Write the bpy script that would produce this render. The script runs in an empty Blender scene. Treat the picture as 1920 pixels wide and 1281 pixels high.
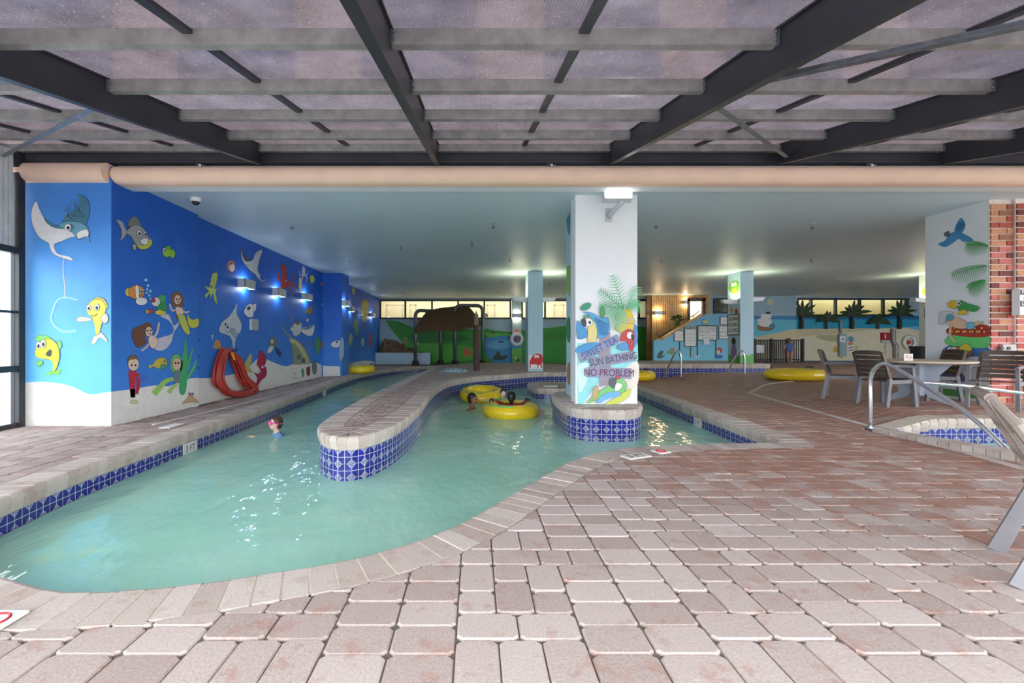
import bpy, bmesh, math, random
import numpy as np
from mathutils import Vector, Matrix, geometry
PI = math.pi
RND = random.Random(11)
scene = bpy.context.scene
COL = scene.collection

# ------------------------------------------------------------------ camera, sky, exposure
F, CX, CY, HC = 840.0, 892.0, 640.5, 1.23       # focal length and principal point in pixels of the 1920 x 1281 frame, eye height
cam = bpy.data.cameras.new('camera'); cam_o = bpy.data.objects.new('camera', cam); COL.objects.link(cam_o)
cam.sensor_fit = 'HORIZONTAL'; cam.sensor_width = 36.0; cam.lens = F/1920*36
cam.shift_x = (960-CX)/1920; cam.clip_start = 0.05; cam.clip_end = 400
cam_o.location = (0, 0, HC); cam_o.rotation_euler = (PI/2, 0, 0)
scene.camera = cam_o
world = bpy.data.worlds.new('overcast_sky'); scene.world = world; world.use_nodes = True
bg = world.node_tree.nodes['Background']
bg.inputs[0].default_value = (0.93, 0.965, 1.0, 1); bg.inputs[1].default_value = 3.0
vs = scene.view_settings
scene.display_settings.display_device = 'sRGB'
vs.view_transform = 'Standard'; vs.look = 'None'; vs.gamma = 1; vs.use_curve_mapping = False
vs.exposure = 1.3

# ------------------------------------------------------------------ helpers
def W(x, y, Y):                      # photo pixel -> point on the plane at depth Y
    return Vector(((x-CX)*Y/F, Y, HC-(y-CY)*Y/F))
def G(x, y, z=0.0):                  # photo pixel -> point on the level at height z
    Y = F*(HC-z)/(y-CY); return Vector(((x-CX)*Y/F, Y, z))
def SX(x, y, X):                     # photo pixel -> point on the side plane at X
    Y = X*F/(x-CX); return Vector((X, Y, HC-(y-CY)*Y/F))
def lin(c):
    return tuple(((v/255)/12.92 if v/255 <= 0.04045 else ((v/255+0.055)/1.055)**2.4) for v in c[:3])

class MB:
    def __init__(s): s.v = []; s.f = []; s.c = []; s.col = None
    def add(s, vs, fs, col=None):
        b = len(s.v); s.v += [Vector(p) for p in vs]
        s.f += [tuple(i+b for i in f) for f in fs]; s.c += [col if col is not None else s.col]*len(fs); return s
    def box(s, c, d, rz=0.0, M=None, col=None):
        x, y, z = d[0]/2, d[1]/2, d[2]/2
        P = [Vector((a*x, b*y, e*z)) for a in (-1, 1) for b in (-1, 1) for e in (-1, 1)]
        m = M if M is not None else Matrix.Rotation(rz, 3, 'Z')
        return s.add([m @ p + Vector(c) for p in P], [(0,1,3,2),(4,6,7,5),(0,4,5,1),(2,3,7,6),(0,2,6,4),(1,5,7,3)], col)
    def bx(s, x0, x1, y0, y1, z0, z1, col=None):
        return s.box(((x0+x1)/2, (y0+y1)/2, (z0+z1)/2), (abs(x1-x0), abs(y1-y0), abs(z1-z0)), col=col)
    def bar(s, a, b, w, h, up=(0,0,1), col=None, w2=None, h2=None):
        a, b = Vector(a), Vector(b); d = (b-a).normalized(); u = Vector(up)
        sx = d.cross(u); sx = sx.normalized() if sx.length > 1e-6 else Vector((1,0,0)); uu = sx.cross(d)
        w2 = w if w2 is None else w2; h2 = h if h2 is None else h2
        P = [a+sx*i*w/2+uu*j*h/2 for i, j in ((-1,-1),(1,-1),(1,1),(-1,1))]+[b+sx*i*w2/2+uu*j*h2/2 for i, j in ((-1,-1),(1,-1),(1,1),(-1,1))]
        return s.add(P, [(3,2,1,0),(4,5,6,7),(0,1,5,4),(1,2,6,5),(2,3,7,6),(3,0,4,7)], col)
    def tube(s, pts, r, n=8, closed=False, cap=True, col=None):
        pts = [Vector(p) for p in pts]; N = len(pts); rs = r if isinstance(r, (list, tuple)) else [r]*N
        ref = None; rings = []
        for i, p in enumerate(pts):
            if closed: t = pts[(i+1) % N]-pts[i-1]
            else: t = pts[min(i+1, N-1)]-pts[max(i-1, 0)]
            t.normalize()
            if ref is None: ref = Vector((0,0,1)) if abs(t.z) < 0.9 else Vector((1,0,0))
            ref = (ref-t*ref.dot(t)); ref = ref.normalized() if ref.length > 1e-6 else t.orthogonal().normalized()
            o = t.cross(ref); rings.append([p+(ref*math.cos(2*PI*k/n)+o*math.sin(2*PI*k/n))*rs[i] for k in range(n)])
        V = [q for rg in rings for q in rg]; Fc = []
        for i in range(N if closed else N-1):
            j = (i+1) % N
            for k in range(n): Fc.append((i*n+k, i*n+(k+1) % n, j*n+(k+1) % n, j*n+k))
        if cap and not closed: Fc += [tuple(range(n))[::-1], tuple((N-1)*n+k for k in range(n))]
        return s.add(V, Fc, col)
    def lathe(s, prof, c, n=20, M=None, col=None):
        V = []; Fc = []; m = M or Matrix.Identity(3)
        for r, z in prof:
            for k in range(n): V.append(m @ Vector((r*math.cos(2*PI*k/n), r*math.sin(2*PI*k/n), z))+Vector(c))
        for i in range(len(prof)-1):
            for k in range(n): Fc.append((i*n+k, i*n+(k+1) % n, (i+1)*n+(k+1) % n, (i+1)*n+k))
        Fc += [tuple(range(n))[::-1], tuple((len(prof)-1)*n+k for k in range(n))]
        return s.add(V, Fc, col)
    def ball(s, c, r, M=None, nu=14, nv=9, col=None):
        r = (r, r, r) if not isinstance(r, (list, tuple)) else r; m = M or Matrix.Identity(3)
        V = [m @ Vector((0,0,-r[2]))+Vector(c)]; Fc = []
        for j in range(1, nv):
            a = -PI/2+PI*j/nv
            for k in range(nu): V.append(m @ Vector((r[0]*math.cos(a)*math.cos(2*PI*k/nu), r[1]*math.cos(a)*math.sin(2*PI*k/nu), r[2]*math.sin(a)))+Vector(c))
        V.append(m @ Vector((0,0,r[2]))+Vector(c)); L = len(V)-1
        for k in range(nu):
            Fc.append((0, 1+(k+1) % nu, 1+k)); Fc.append((L, L-nu+k, L-nu+(k+1) % nu))
        for j in range(nv-2):
            for k in range(nu): Fc.append((1+j*nu+k, 1+j*nu+(k+1) % nu, 1+(j+1)*nu+(k+1) % nu, 1+(j+1)*nu+k))
        return s.add(V, Fc, col)
    def prism(s, pts, z0, z1, col=None):          # plan polygon between two heights
        n = len(pts); V = [(p[0], p[1], z0) for p in pts]+[(p[0], p[1], z1) for p in pts]
        tri = geometry.tessellate_polygon([[Vector((p[0], p[1], 0)) for p in pts]])
        Fc = [(i, (i+1) % n, n+(i+1) % n, n+i) for i in range(n)]
        Fc += [tuple(t) for t in tri]+[tuple(n+i for i in t) for t in tri]
        return s.add(V, Fc, col)
    def build(s, name, m, parent=None, smooth=False, fix=True, keep0=False):
        off = Vector((0,0,0)); p = parent
        while p is not None: off += p.location; p = p.parent
        base = Vector((0,0,0))
        if parent is None and not keep0:
            xs = [v.x for v in s.v]; ys = [v.y for v in s.v]; zs = [v.z for v in s.v]
            base = Vector(((min(xs)+max(xs))/2, (min(ys)+max(ys))/2, min(zs)))
        me = bpy.data.meshes.new(name); me.from_pydata([tuple(v-off-base) for v in s.v], [], s.f)
        if any(c is not None for c in s.c):
            at = me.color_attributes.new('Col', 'FLOAT_COLOR', 'CORNER'); buf = []
            for f, c in zip(s.f, s.c):
                c = c if c is not None else (0.5, 0.5, 0.5); buf += [c[0], c[1], c[2], 1.0]*len(f)
            at.data.foreach_set('color', buf)
        if fix:
            b = bmesh.new(); b.from_mesh(me); bmesh.ops.recalc_face_normals(b, faces=b.faces); b.to_mesh(me); b.free()
        if smooth:
            me.polygons.foreach_set('use_smooth', [True]*len(me.polygons))
        if m is not None: me.materials.append(m)
        o = bpy.data.objects.new(name, me); COL.objects.link(o); o.parent = parent; o.location = base
        return o

def tag(o, label=None, cat=None, group=None, kind=None):
    if label: o['label'] = label
    if cat: o['category'] = cat
    if group: o['group'] = group
    if kind: o['kind'] = kind
    return o
def empty(name, loc=(0,0,0), rz=0.0):
    o = bpy.data.objects.new(name, None); COL.objects.link(o); o.location = loc; o.rotation_euler = (0, 0, rz); o.empty_display_size = 0.1
    return o
def structure(name): return tag(empty(name), kind='structure')
def kids(o): return [c for c in bpy.data.objects if c.parent == o]
def copy_tree(o, loc=None, rz=None, parent=None, label=None):
    c = o.copy(); COL.objects.link(c); c.parent = parent
    if loc is not None: c.location = loc
    if rz is not None: c.rotation_euler = (0, 0, rz)
    if label: c['label'] = label
    for k in kids(o): copy_tree(k, parent=c)
    return c
def shade_auto(o, ang=40):
    me = o.data; b = bmesh.new(); b.from_mesh(me)
    for e in b.edges: e.smooth = e.calc_face_angle(0) < math.radians(ang) if len(e.link_faces) == 2 else False
    b.to_mesh(me); b.free(); me.polygons.foreach_set('use_smooth', [True]*len(me.polygons)); return o

# ------------------------------------------------------------------ materials
def nodes(name):
    m = bpy.data.materials.new(name); m.use_nodes = True; nt = m.node_tree; b = nt.nodes['Principled BSDF']; return m, nt, b
def N(nt, t, **kw):
    n = nt.nodes.new(t)
    for k, v in kw.items():
        if hasattr(n, k) and not k.startswith('i_'): setattr(n, k, v)
    return n
def inp(n, **kw):
    for k, v in kw.items(): n.inputs[k.replace('_', ' ')].default_value = v
    return n
def mixc(nt, fac, a, b, blend='MIX'):
    n = nt.nodes.new('ShaderNodeMix'); n.data_type = 'RGBA'; n.blend_type = blend
    for s, v in ((0, fac), (6, a), (7, b)):
        if hasattr(v, 'is_linked') or hasattr(v, 'links'): nt.links.new(v, n.inputs[s])
        else: n.inputs[s].default_value = v if s == 0 else (tuple(v)[:3]+(1,))
    return n.outputs[2]
def math_n(nt, op, a, b=None, c=None, clamp=False):
    n = nt.nodes.new('ShaderNodeMath'); n.operation = op; n.use_clamp = clamp
    for i, v in enumerate((a, b, c)):
        if v is None: continue
        if hasattr(v, 'links'): nt.links.new(v, n.inputs[i])
        else: n.inputs[i].default_value = v
    return n.outputs[0]
def noise(nt, scale, detail=3, rough=0.55, vec=None):
    n = nt.nodes.new('ShaderNodeTexNoise'); n.inputs['Scale'].default_value = scale; n.inputs['Detail'].default_value = detail; n.inputs['Roughness'].default_value = rough
    if vec is not None: nt.links.new(vec, n.inputs['Vector'])
    return n.outputs['Fac']
def ramp(nt, fac, a, b):
    n = nt.nodes.new('ShaderNodeMapRange'); nt.links.new(fac, n.inputs[0]); n.inputs[1].default_value = a; n.inputs[2].default_value = b; return n.outputs[0]
def wpos(nt): return nt.nodes.new('ShaderNodeNewGeometry').outputs['Position']
def bump(nt, b, h, strength=0.3, dist=0.01):
    n = nt.nodes.new('ShaderNodeBump'); n.inputs['Strength'].default_value = strength; n.inputs['Distance'].default_value = dist
    nt.links.new(h, n.inputs['Height']); nt.links.new(n.outputs[0], b.inputs['Normal'])
MATS = {}
def plain(name, rgb, rough=0.5, metal=0.0, var=0.12, scale=6.0, bmp=0.0, spec=0.5, coat=0.0):
    if name in MATS: return MATS[name]
    m, nt, b = nodes(name); c = lin(rgb); p = wpos(nt)
    f = noise(nt, scale, 4, 0.6, p)
    col = mixc(nt, ramp(nt, f, 0.3, 0.7), [v*(1-var) for v in c], [min(1, v*(1+var)) for v in c])
    nt.links.new(col, b.inputs['Base Color'])
    b.inputs['Roughness'].default_value = rough; b.inputs['Metallic'].default_value = metal; b.inputs['Specular IOR Level'].default_value = spec
    b.inputs['Coat Weight'].default_value = coat
    if bmp: bump(nt, b, noise(nt, scale*8, 3, 0.6, p), bmp, 0.005)
    MATS[name] = m; return m
def glow(name, rgb, strength):
    if name in MATS: return MATS[name]
    m, nt, b = nodes(name); b.inputs['Base Color'].default_value = lin(rgb)+(1,); b.inputs['Emission Color'].default_value = lin(rgb)+(1,); b.inputs['Emission Strength'].default_value = strength
    MATS[name] = m; return m
def paint_mat(name='mural_paint', rough=0.55):
    if name in MATS: return MATS[name]
    m, nt, b = nodes(name); a = nt.nodes.new('ShaderNodeVertexColor'); a.layer_name = 'Col'
    f = noise(nt, 9, 5, 0.65, wpos(nt))
    col = mixc(nt, ramp(nt, f, 0.25, 0.75), (0.82, 0.82, 0.82), (1, 1, 1))
    nt.links.new(mixc(nt, 1.0, a.outputs[0], col, 'MULTIPLY'), b.inputs['Base Color']); b.inputs['Roughness'].default_value = rough
    MATS[name] = m; return m
def paver_mat(name, pale, dark, warm, wet=True):
    m, nt, b = nodes(name); p = wpos(nt)
    a = nt.nodes.new('ShaderNodeVertexColor'); a.layer_name = 'Col'
    sep = nt.nodes.new('ShaderNodeSeparateColor'); nt.links.new(a.outputs[0], sep.inputs[0])
    oi = nt.nodes.new('ShaderNodeObjectInfo')
    rv = math_n(nt, 'FRACT', math_n(nt, 'ADD', sep.outputs[0], oi.outputs['Random']))
    base = mixc(nt, rv, lin(pale), lin(dark))
    n1 = noise(nt, 4.5, 5, 0.65, p); n2 = noise(nt, 0.55, 2, 0.5, p)
    sx = nt.nodes.new('ShaderNodeSeparateXYZ'); nt.links.new(p, sx.inputs[0])
    # worn, unbleached ground to the right of the pool; bleached bricks near the pool rim
    d = math_n(nt, 'MULTIPLY', math_n(nt, 'SUBTRACT', sx.outputs[0], 1.0), 0.10)
    e = math_n(nt, 'MULTIPLY', math_n(nt, 'SUBTRACT', sx.outputs[1], 3.2), 0.10)
    g = math_n(nt, 'ADD', math_n(nt, 'MINIMUM', d, 0.20), math_n(nt, 'MINIMUM', e, 0.18))
    t = math_n(nt, 'ADD', math_n(nt, 'ADD', math_n(nt, 'MULTIPLY', n1, 1.15), math_n(nt, 'MULTIPLY', n2, 0.45)), math_n(nt, 'MULTIPLY', rv, 0.10))
    t = math_n(nt, 'ADD', t, g if wet else -0.08)
    st = ramp(nt, t, 0.94, 1.22)
    col = mixc(nt, math_n(nt, 'MULTIPLY', st, 0.8), base, lin(warm))
    bl_ = ramp(nt, math_n(nt, 'ADD', noise(nt, 7.5, 4, 0.6, p), math_n(nt, 'MULTIPLY', rv, 0.06)), 0.60, 0.68)
    col = mixc(nt, math_n(nt, 'MULTIPLY', bl_, 0.36), col, lin(warm))
    pa_ = ramp(nt, noise(nt, 5.2, 5, 0.7, p), 0.36, 0.28)
    col = mixc(nt, math_n(nt, 'MULTIPLY', pa_, 0.5), col, lin((214, 204, 198)))
    fine = noise(nt, 90, 3, 0.7, p)
    col = mixc(nt, 0.5, col, mixc(nt, ramp(nt, fine, 0.3, 0.7), (0.72,0.72,0.72), (1.12,1.12,1.12)), 'MULTIPLY') if False else mixc(nt, ramp(nt, fine, 0.25, 0.75), mixc(nt, 0.26, col, (0,0,0)), mixc(nt, 0.10, col, (1,1,1)))
    nt.links.new(col, b.inputs['Base Color'])
    rr = math_n(nt, 'SUBTRACT', 0.82, math_n(nt, 'MULTIPLY', st, 0.28)); nt.links.new(rr, b.inputs['Roughness'])
    bump(nt, b, math_n(nt, 'ADD', noise(nt, 60, 4, 0.7, p), math_n(nt, 'MULTIPLY', n1, 0.6)), 0.35, 0.006)
    return m
M_PAVER = paver_mat('paver_stone', (200, 185, 178), (170, 150, 142), (166, 106, 78))
M_PAVER_L = paver_mat('paver_stone_side', (190, 168, 160), (156, 132, 124), (148, 108, 96), wet=False)
M_COPING = paver_mat('coping_stone', (210, 198, 188), (186, 168, 158), (168, 128, 108), wet=False)
M_MORTAR = plain('mortar', (214, 204, 188), 0.9, scale=30)
M_SAND = plain('joint_sand', (112, 104, 98), 0.95, scale=20, bmp=0.3)
M_PLASTER = plain('pool_plaster', (196, 214, 206), 0.7, scale=3)
M_CEIL = plain('ceiling_paint', (204, 224, 234), 0.45, scale=0.5, var=0.04)
M_WHITE = plain('white_paint', (226, 230, 234), 0.6, scale=1.5, var=0.03, bmp=0.15)
M_PEACH = plain('peach_stucco', (232, 200, 178), 0.75, scale=2.5, var=0.05, bmp=0.2)
M_STEEL_D = plain('dark_bronze_steel', (58, 60, 66), 0.42, 0.3, scale=1.6, var=0.2)
M_STEEL_M = plain('grimy_steel', (150, 148, 147), 0.5, 0.2, scale=7, var=0.25)
M_BRACE = plain('galvanised_steel', (120, 126, 134), 0.4, 0.6, scale=14, var=0.3)
M_BLACKFRAME = plain('black_frame', (40, 42, 46), 0.45, 0.2)
M_CHROME = plain('polished_steel', (205, 208, 212), 0.16, 0.9, var=0.04)
M_FIXTURE = plain('fixture_metal', (190, 196, 202), 0.4, 0.2, var=0.05)
M_YELLOW = plain('yellow_vinyl', (240, 205, 28), 0.28, scale=3, var=0.06, coat=0.3)
M_BLACK = plain('black_plastic', (30, 31, 34), 0.5)

def tile_mat():
    m, nt, b = nodes('blue_star_tile'); uv = nt.nodes.new('ShaderNodeUVMap'); uv.uv_map = 'UVMap'
    s = nt.nodes.new('ShaderNodeSeparateXYZ'); nt.links.new(uv.outputs[0], s.inputs[0])
    u = math_n(nt, 'ABSOLUTE', math_n(nt, 'SUBTRACT', s.outputs[0], 0.5)); v = math_n(nt, 'ABSOLUTE', math_n(nt, 'SUBTRACT', s.outputs[1], 0.5))
    def line(x, c, w): return math_n(nt, 'LESS_THAN', math_n(nt, 'ABSOLUTE', math_n(nt, 'SUBTRACT', x, c)), w)
    L = [line(u, 0.0, 0.016), line(v, 0.0, 0.016), line(u, 0.5, 0.02), line(v, 0.5, 0.02), line(math_n(nt, 'ADD', u, v), 0.70, 0.02),
         math_n(nt, 'LESS_THAN', math_n(nt, 'ADD', u, v), 0.055), math_n(nt, 'MULTIPLY', line(math_n(nt, 'MAXIMUM', u, v), 0.43, 0.012), math_n(nt, 'GREATER_THAN', math_n(nt, 'ADD', u, v), 0.70))]
    t = L[0]
    for x in L[1:]: t = math_n(nt, 'MAXIMUM', t, x)
    n = noise(nt, 14, 3, 0.6, wpos(nt)); oi = nt.nodes.new('ShaderNodeObjectInfo')
    blue = mixc(nt, ramp(nt, n, 0.3, 0.7), lin((22, 26, 104)), lin((48, 52, 152)))
    nt.links.new(mixc(nt, t, blue, lin((206, 212, 220))), b.inputs['Base Color']); b.inputs['Roughness'].default_value = 0.12
    bump(nt, b, t, 0.2, 0.002)
    return m
M_TILE = tile_mat()
def water_mat():
    m, nt, b = nodes('pool_water'); out = nt.nodes['Material Output']; p = wpos(nt)
    mp = nt.nodes.new('ShaderNodeMapping'); mp.inputs['Scale'].default_value = (1.0, 0.55, 1.0); nt.links.new(p, mp.inputs[0])
    h = math_n(nt, 'ADD', math_n(nt, 'MULTIPLY', noise(nt, 2.6, 3, 0.5, mp.outputs[0]), 1.0), math_n(nt, 'MULTIPLY', noise(nt, 9, 2, 0.5, mp.outputs[0]), 0.22))
    n = noise(nt, 1.1, 3, 0.5, p)
    col = mixc(nt, ramp(nt, n, 0.3, 0.7), lin((174, 236, 212)), lin((192, 244, 224)))
    nt.links.new(col, b.inputs['Base Color']); b.inputs['Roughness'].default_value = 0.03; b.inputs['IOR'].default_value = 1.33
    bump(nt, b, h, 0.5, 0.06)
    bp = [x for x in nt.nodes if x.type == 'BUMP'][0]
    tr = nt.nodes.new('ShaderNodeBsdfTransparent'); tr.inputs[0].default_value = lin((190, 226, 214))+(1,)
    mx = nt.nodes.new('ShaderNodeMixShader'); mx.inputs[0].default_value = 0.2
    nt.links.new(b.outputs[0], mx.inputs[1]); nt.links.new(tr.outputs[0], mx.inputs[2]); nt.links.new(mx.outputs[0], out.inputs[0])
    return m
M_WATER = water_mat()
def panel_mat():
    m, nt, b = nodes('ribbed_polycarbonate'); out = nt.nodes['Material Output']; p = wpos(nt)
    s = nt.nodes.new('ShaderNodeSeparateXYZ'); nt.links.new(p, s.inputs[0])
    rib = math_n(nt, 'ABSOLUTE', math_n(nt, 'SUBTRACT', math_n(nt, 'FRACT', math_n(nt, 'MULTIPLY', s.outputs[0], 52)), 0.5))
    dirt = noise(nt, 2.2, 5, 0.7, p); speck = math_n(nt, 'GREATER_THAN', noise(nt, 55, 1, 0.5, p), 0.72)
    col = mixc(nt, ramp(nt, dirt, 0.3, 0.7), lin((104, 97, 100)), lin((142, 134, 138)))
    tl = nt.nodes.new('ShaderNodeBsdfTranslucent'); nt.links.new(col, tl.inputs[0])
    tr = nt.nodes.new('ShaderNodeBsdfTransparent'); tr.inputs[0].default_value = (0.36, 0.35, 0.375, 1)
    gl = nt.nodes.new('ShaderNodeBsdfGlossy'); gl.inputs['Roughness'].default_value = 0.18; gl.inputs[0].default_value = (0.85, 0.85, 0.88, 1)
    bp = nt.nodes.new('ShaderNodeBump'); bp.inputs['Strength'].default_value = 0.25; bp.inputs['Distance'].default_value = 0.004; nt.links.new(rib, bp.inputs['Height'])
    nt.links.new(bp.outputs[0], gl.inputs['Normal'])
    m1 = nt.nodes.new('ShaderNodeMixShader'); nt.links.new(math_n(nt, 'ADD', 0.28, math_n(nt, 'MULTIPLY', rib, 0.75)), m1.inputs[0])
    nt.links.new(tl.outputs[0], m1.inputs[1]); nt.links.new(tr.outputs[0], m1.inputs[2])
    m2 = nt.nodes.new('ShaderNodeMixShader'); m2.inputs[0].default_value = 0.14; nt.links.new(m1.outputs[0], m2.inputs[1]); nt.links.new(gl.outputs[0], m2.inputs[2])
    df = nt.nodes.new('ShaderNodeBsdfDiffuse'); df.inputs[0].default_value = (0.8, 0.8, 0.8, 1)
    m3 = nt.nodes.new('ShaderNodeMixShader'); nt.links.new(math_n(nt, 'MULTIPLY', speck, 0.6), m3.inputs[0]); nt.links.new(m2.outputs[0], m3.inputs[1]); nt.links.new(df.outputs[0], m3.inputs[2])
    nt.links.new(m3.outputs[0], out.inputs[0]); return m
M_PANEL = panel_mat()
def glass_mat():
    m, nt, b = nodes('window_glass'); out = nt.nodes['Material Output']
    tr = nt.nodes.new('ShaderNodeBsdfTransparent'); tr.inputs[0].default_value = (0.93, 0.95, 0.96, 1)
    gl = nt.nodes.new('ShaderNodeBsdfGlossy'); gl.inputs['Roughness'].default_value = 0.03
    mx = nt.nodes.new('ShaderNodeMixShader'); mx.inputs[0].default_value = 0.08
    nt.links.new(tr.outputs[0], mx.inputs[1]); nt.links.new(gl.outputs[0], mx.inputs[2]); nt.links.new(mx.outputs[0], out.inputs[0]); return m
M_GLASS = glass_mat()
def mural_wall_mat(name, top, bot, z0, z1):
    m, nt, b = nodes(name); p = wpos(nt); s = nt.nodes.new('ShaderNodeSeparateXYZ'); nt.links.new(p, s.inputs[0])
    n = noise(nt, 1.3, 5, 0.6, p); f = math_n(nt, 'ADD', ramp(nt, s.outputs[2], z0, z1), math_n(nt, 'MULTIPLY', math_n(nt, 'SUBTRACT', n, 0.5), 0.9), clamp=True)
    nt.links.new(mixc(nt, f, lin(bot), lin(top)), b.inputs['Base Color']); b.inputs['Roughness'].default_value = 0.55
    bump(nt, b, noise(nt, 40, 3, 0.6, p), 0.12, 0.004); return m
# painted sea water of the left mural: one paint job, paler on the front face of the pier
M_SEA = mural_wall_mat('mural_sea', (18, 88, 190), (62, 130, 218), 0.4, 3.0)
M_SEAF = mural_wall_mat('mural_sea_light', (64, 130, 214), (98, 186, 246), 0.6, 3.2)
M_PAINT = paint_mat()

# ------------------------------------------------------------------ mural painting: flat shapes laid on a wall
def smooth_closed(pts, k=4):
    n = len(pts); out = []
    for i in range(n):
        p0, p1, p2, p3 = [Vector(pts[(i+j-1) % n][:2]) for j in range(4)]
        for a in range(k):
            t = a/k; out.append(0.5*((2*p1)+(p2-p0)*t+(2*p0-5*p1+4*p2-p3)*t*t+(3*p1-p0-3*p2+p3)*t**3))
    return out
def smooth_open(pts, k=5):
    P = [Vector(p) for p in pts]; P = [P[0]*2-P[1]]+P+[P[-1]*2-P[-2]]; out = []
    for i in range(1, len(P)-2):
        p0, p1, p2, p3 = P[i-1:i+3]
        for a in range(k):
            t = a/k; out.append(0.5*((2*p1)+(p2-p0)*t+(2*p0-5*p1+4*p2-p3)*t*t+(3*p1-p0-3*p2+p3)*t**3))
    out.append(P[-2]); return out
def ell(cx, cy, rx, ry, rot=0, n=18):
    c, s = math.cos(rot), math.sin(rot)
    return [Vector((cx+rx*math.cos(a)*c-ry*math.sin(a)*s, cy+rx*math.cos(a)*s+ry*math.sin(a)*c)) for a in [2*PI*i/n for i in range(n)]]
def ribbon(pts, w):
    pts = smooth_open([p[:2] for p in pts], 4); L = []; Rr = []; n = len(pts)
    for i, p in enumerate(pts):
        t = (pts[min(i+1, n-1)]-pts[max(i-1, 0)]); t = t.normalized() if t.length else Vector((1,0)); o = Vector((-t.y, t.x))
        ww = w[0]+(w[1]-w[0])*i/(n-1) if isinstance(w, tuple) else w
        L.append(p+o*ww/2); Rr.append(p-o*ww/2)
    return L+Rr[::-1]
def paint(parent, name, plane, layers, tf=(0, 0, 1.0), lift=0.0, outline=None):
    """plane: ('Y', y) faces the viewer side, ('X', x, sign) a side wall. layers: (rgb, kind, data...) in picture units that tf maps to photo pixels."""
    mb = MB(); ox, oy, sc = tf; nrm = Vector((0,-1,0)) if plane[0] == 'Y' else Vector((plane[2], 0, 0))
    k = 0
    def put(poly, rgb):
        nonlocal k
        k += 1; e = 0.0015+lift+0.0008*k
        V = []
        for q in poly:
            px, py = ox+q[0]/sc, oy+q[1]/sc
            w = W(px, py, plane[1]) if plane[0] == 'Y' else SX(px, py, plane[1])
            V.append(w+nrm*e)
        tri = geometry.tessellate_polygon([[Vector((q[0], q[1], 0)) for q in poly]])
        mb.add(V, [tuple(t) for t in tri], lin(rgb))
    for L in layers:
        rgb, kind = L[0], L[1]
        if kind == 'p': poly = smooth_closed(L[2])
        elif kind == 'r': poly = [Vector(q) for q in L[2]]
        elif kind == 'e': poly = ell(*L[2])
        elif kind == 's': poly = ribbon(L[2], L[3])
        if outline and kind in 'pe':
            put([q+(q-sum(poly, Vector((0,0)))/len(poly)).normalized()*outline for q in poly], (40, 44, 60))
        put(poly, rgb)
    o = mb.build(name, M_PAINT, parent, fix=False)
    me = o.data                       # face the paint away from its wall
    fl = [p.index for p in me.polygons if p.normal.dot(nrm) < 0]
    if fl:
        b = bmesh.new(); b.from_mesh(me); b.faces.ensure_lookup_table(); bmesh.ops.reverse_faces(b, faces=[b.faces[i] for i in fl]); b.to_mesh(me); b.free()
    return o
def text(parent, name, s, loc, size, m, rot=(PI/2, 0, 0), extrude=0.001, align='CENTER', wscale=1.0):
    cu = bpy.data.curves.new(name, 'FONT'); cu.body = s; cu.size = size; cu.align_x = align; cu.align_y = 'CENTER'; cu.extrude = extrude
    t = bpy.data.objects.new(name+'_tmp', cu); COL.objects.link(t); bpy.context.view_layer.update()
    me = bpy.data.meshes.new_from_object(t.evaluated_get(bpy.context.evaluated_depsgraph_get())); bpy.data.objects.remove(t); bpy.data.curves.remove(cu)
    from mathutils import Euler
    Rm = Euler(rot).to_matrix().to_4x4(); me.transform(Matrix.Translation(Vector(loc)) @ Rm @ Matrix.Diagonal((wscale, 1, 1, 1)))
    off = Vector((0,0,0)); p = parent
    while p is not None: off += p.location; p = p.parent
    me.transform(Matrix.Translation(-off)); me.name = name; me.materials.clear(); me.materials.append(m)
    o = bpy.data.objects.new(name, me); COL.objects.link(o); o.parent = parent; return o
# ------------------------------------------------------------------ pool plan (metres, deck level z = 0)
ZC, ZW, ZI = 3.66, -0.29, 0.195          # ceiling, water, top of the raised divider
CW, CP = 0.31, 0.125                      # coping width and brick pitch
def v2(p): return Vector((p[0], p[1]))
near_px = [(1330,831),(1250,834),(1150,842),(1080,860),(1020,890),(950,930),(850,985),(700,1035),(500,1072),(330,1095),(190,1105),(110,1103),(0,1075)]
edge = [Vector((4.07,5.5)), Vector((3.6,5.48))]+[v2(G(x, y)) for x, y in near_px]
edge += [Vector(p) for p in ((-3.02,2.55),(-3.42,2.88),(-3.62,3.22),(-3.74,3.7),(-3.84,4.4),(-3.88,5.4),(-3.94,7.0),(-4.03,9.0),(-4.1,10.6),(-4.22,12.5),(-4.36,14.4),(-4.38,16.9),(-4.05,19.2),(-3.3,21.2),(-2.2,22.6),(-0.8,23.3),(2.0,23.6))]
EDGE = smooth_open(edge, 6)
RIGHT = smooth_open([Vector((5.2,15.2)), Vector((4.55,14.4)), Vector((4.3,12.8)), Vector((4.17,11.0)), Vector((4.0,8.5)), Vector((3.84,6.2)), Vector((3.78,5.52))], 6)
POOL = [p for p in EDGE if p.x < 3.78]+[Vector((5.2,23.6))]+RIGHT
pen_px = [(800,693),(760,710),(693,740),(640,768),(610,786),(595,800),(601,811),(622,818),(650,820),(697,813),(747,793),(787,763),(813,733),(843,715),(893,707),(960,702),(1020,698)]
PEN = smooth_closed([v2(G(x, y, ZI)) for x, y in pen_px]+[Vector(p) for p in ((3.4,15.15),(4.7,15.3),(4.9,18.5),(2.6,21.2),(0.2,21.6),(-1.2,20.0),(-1.75,18.0))], 6)
cb_px = [(1034,738),(1044,750),(1062,761),(1090,767),(1137,769),(1180,769),(1198,766),(1205,759)]
CBASE = smooth_closed([v2(G(x, y, ZI)) for x, y in cb_px]+[Vector(p) for p in ((2.86,7.9),(2.86,8.9),(2.5,9.35),(1.85,9.4))], 5)
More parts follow.
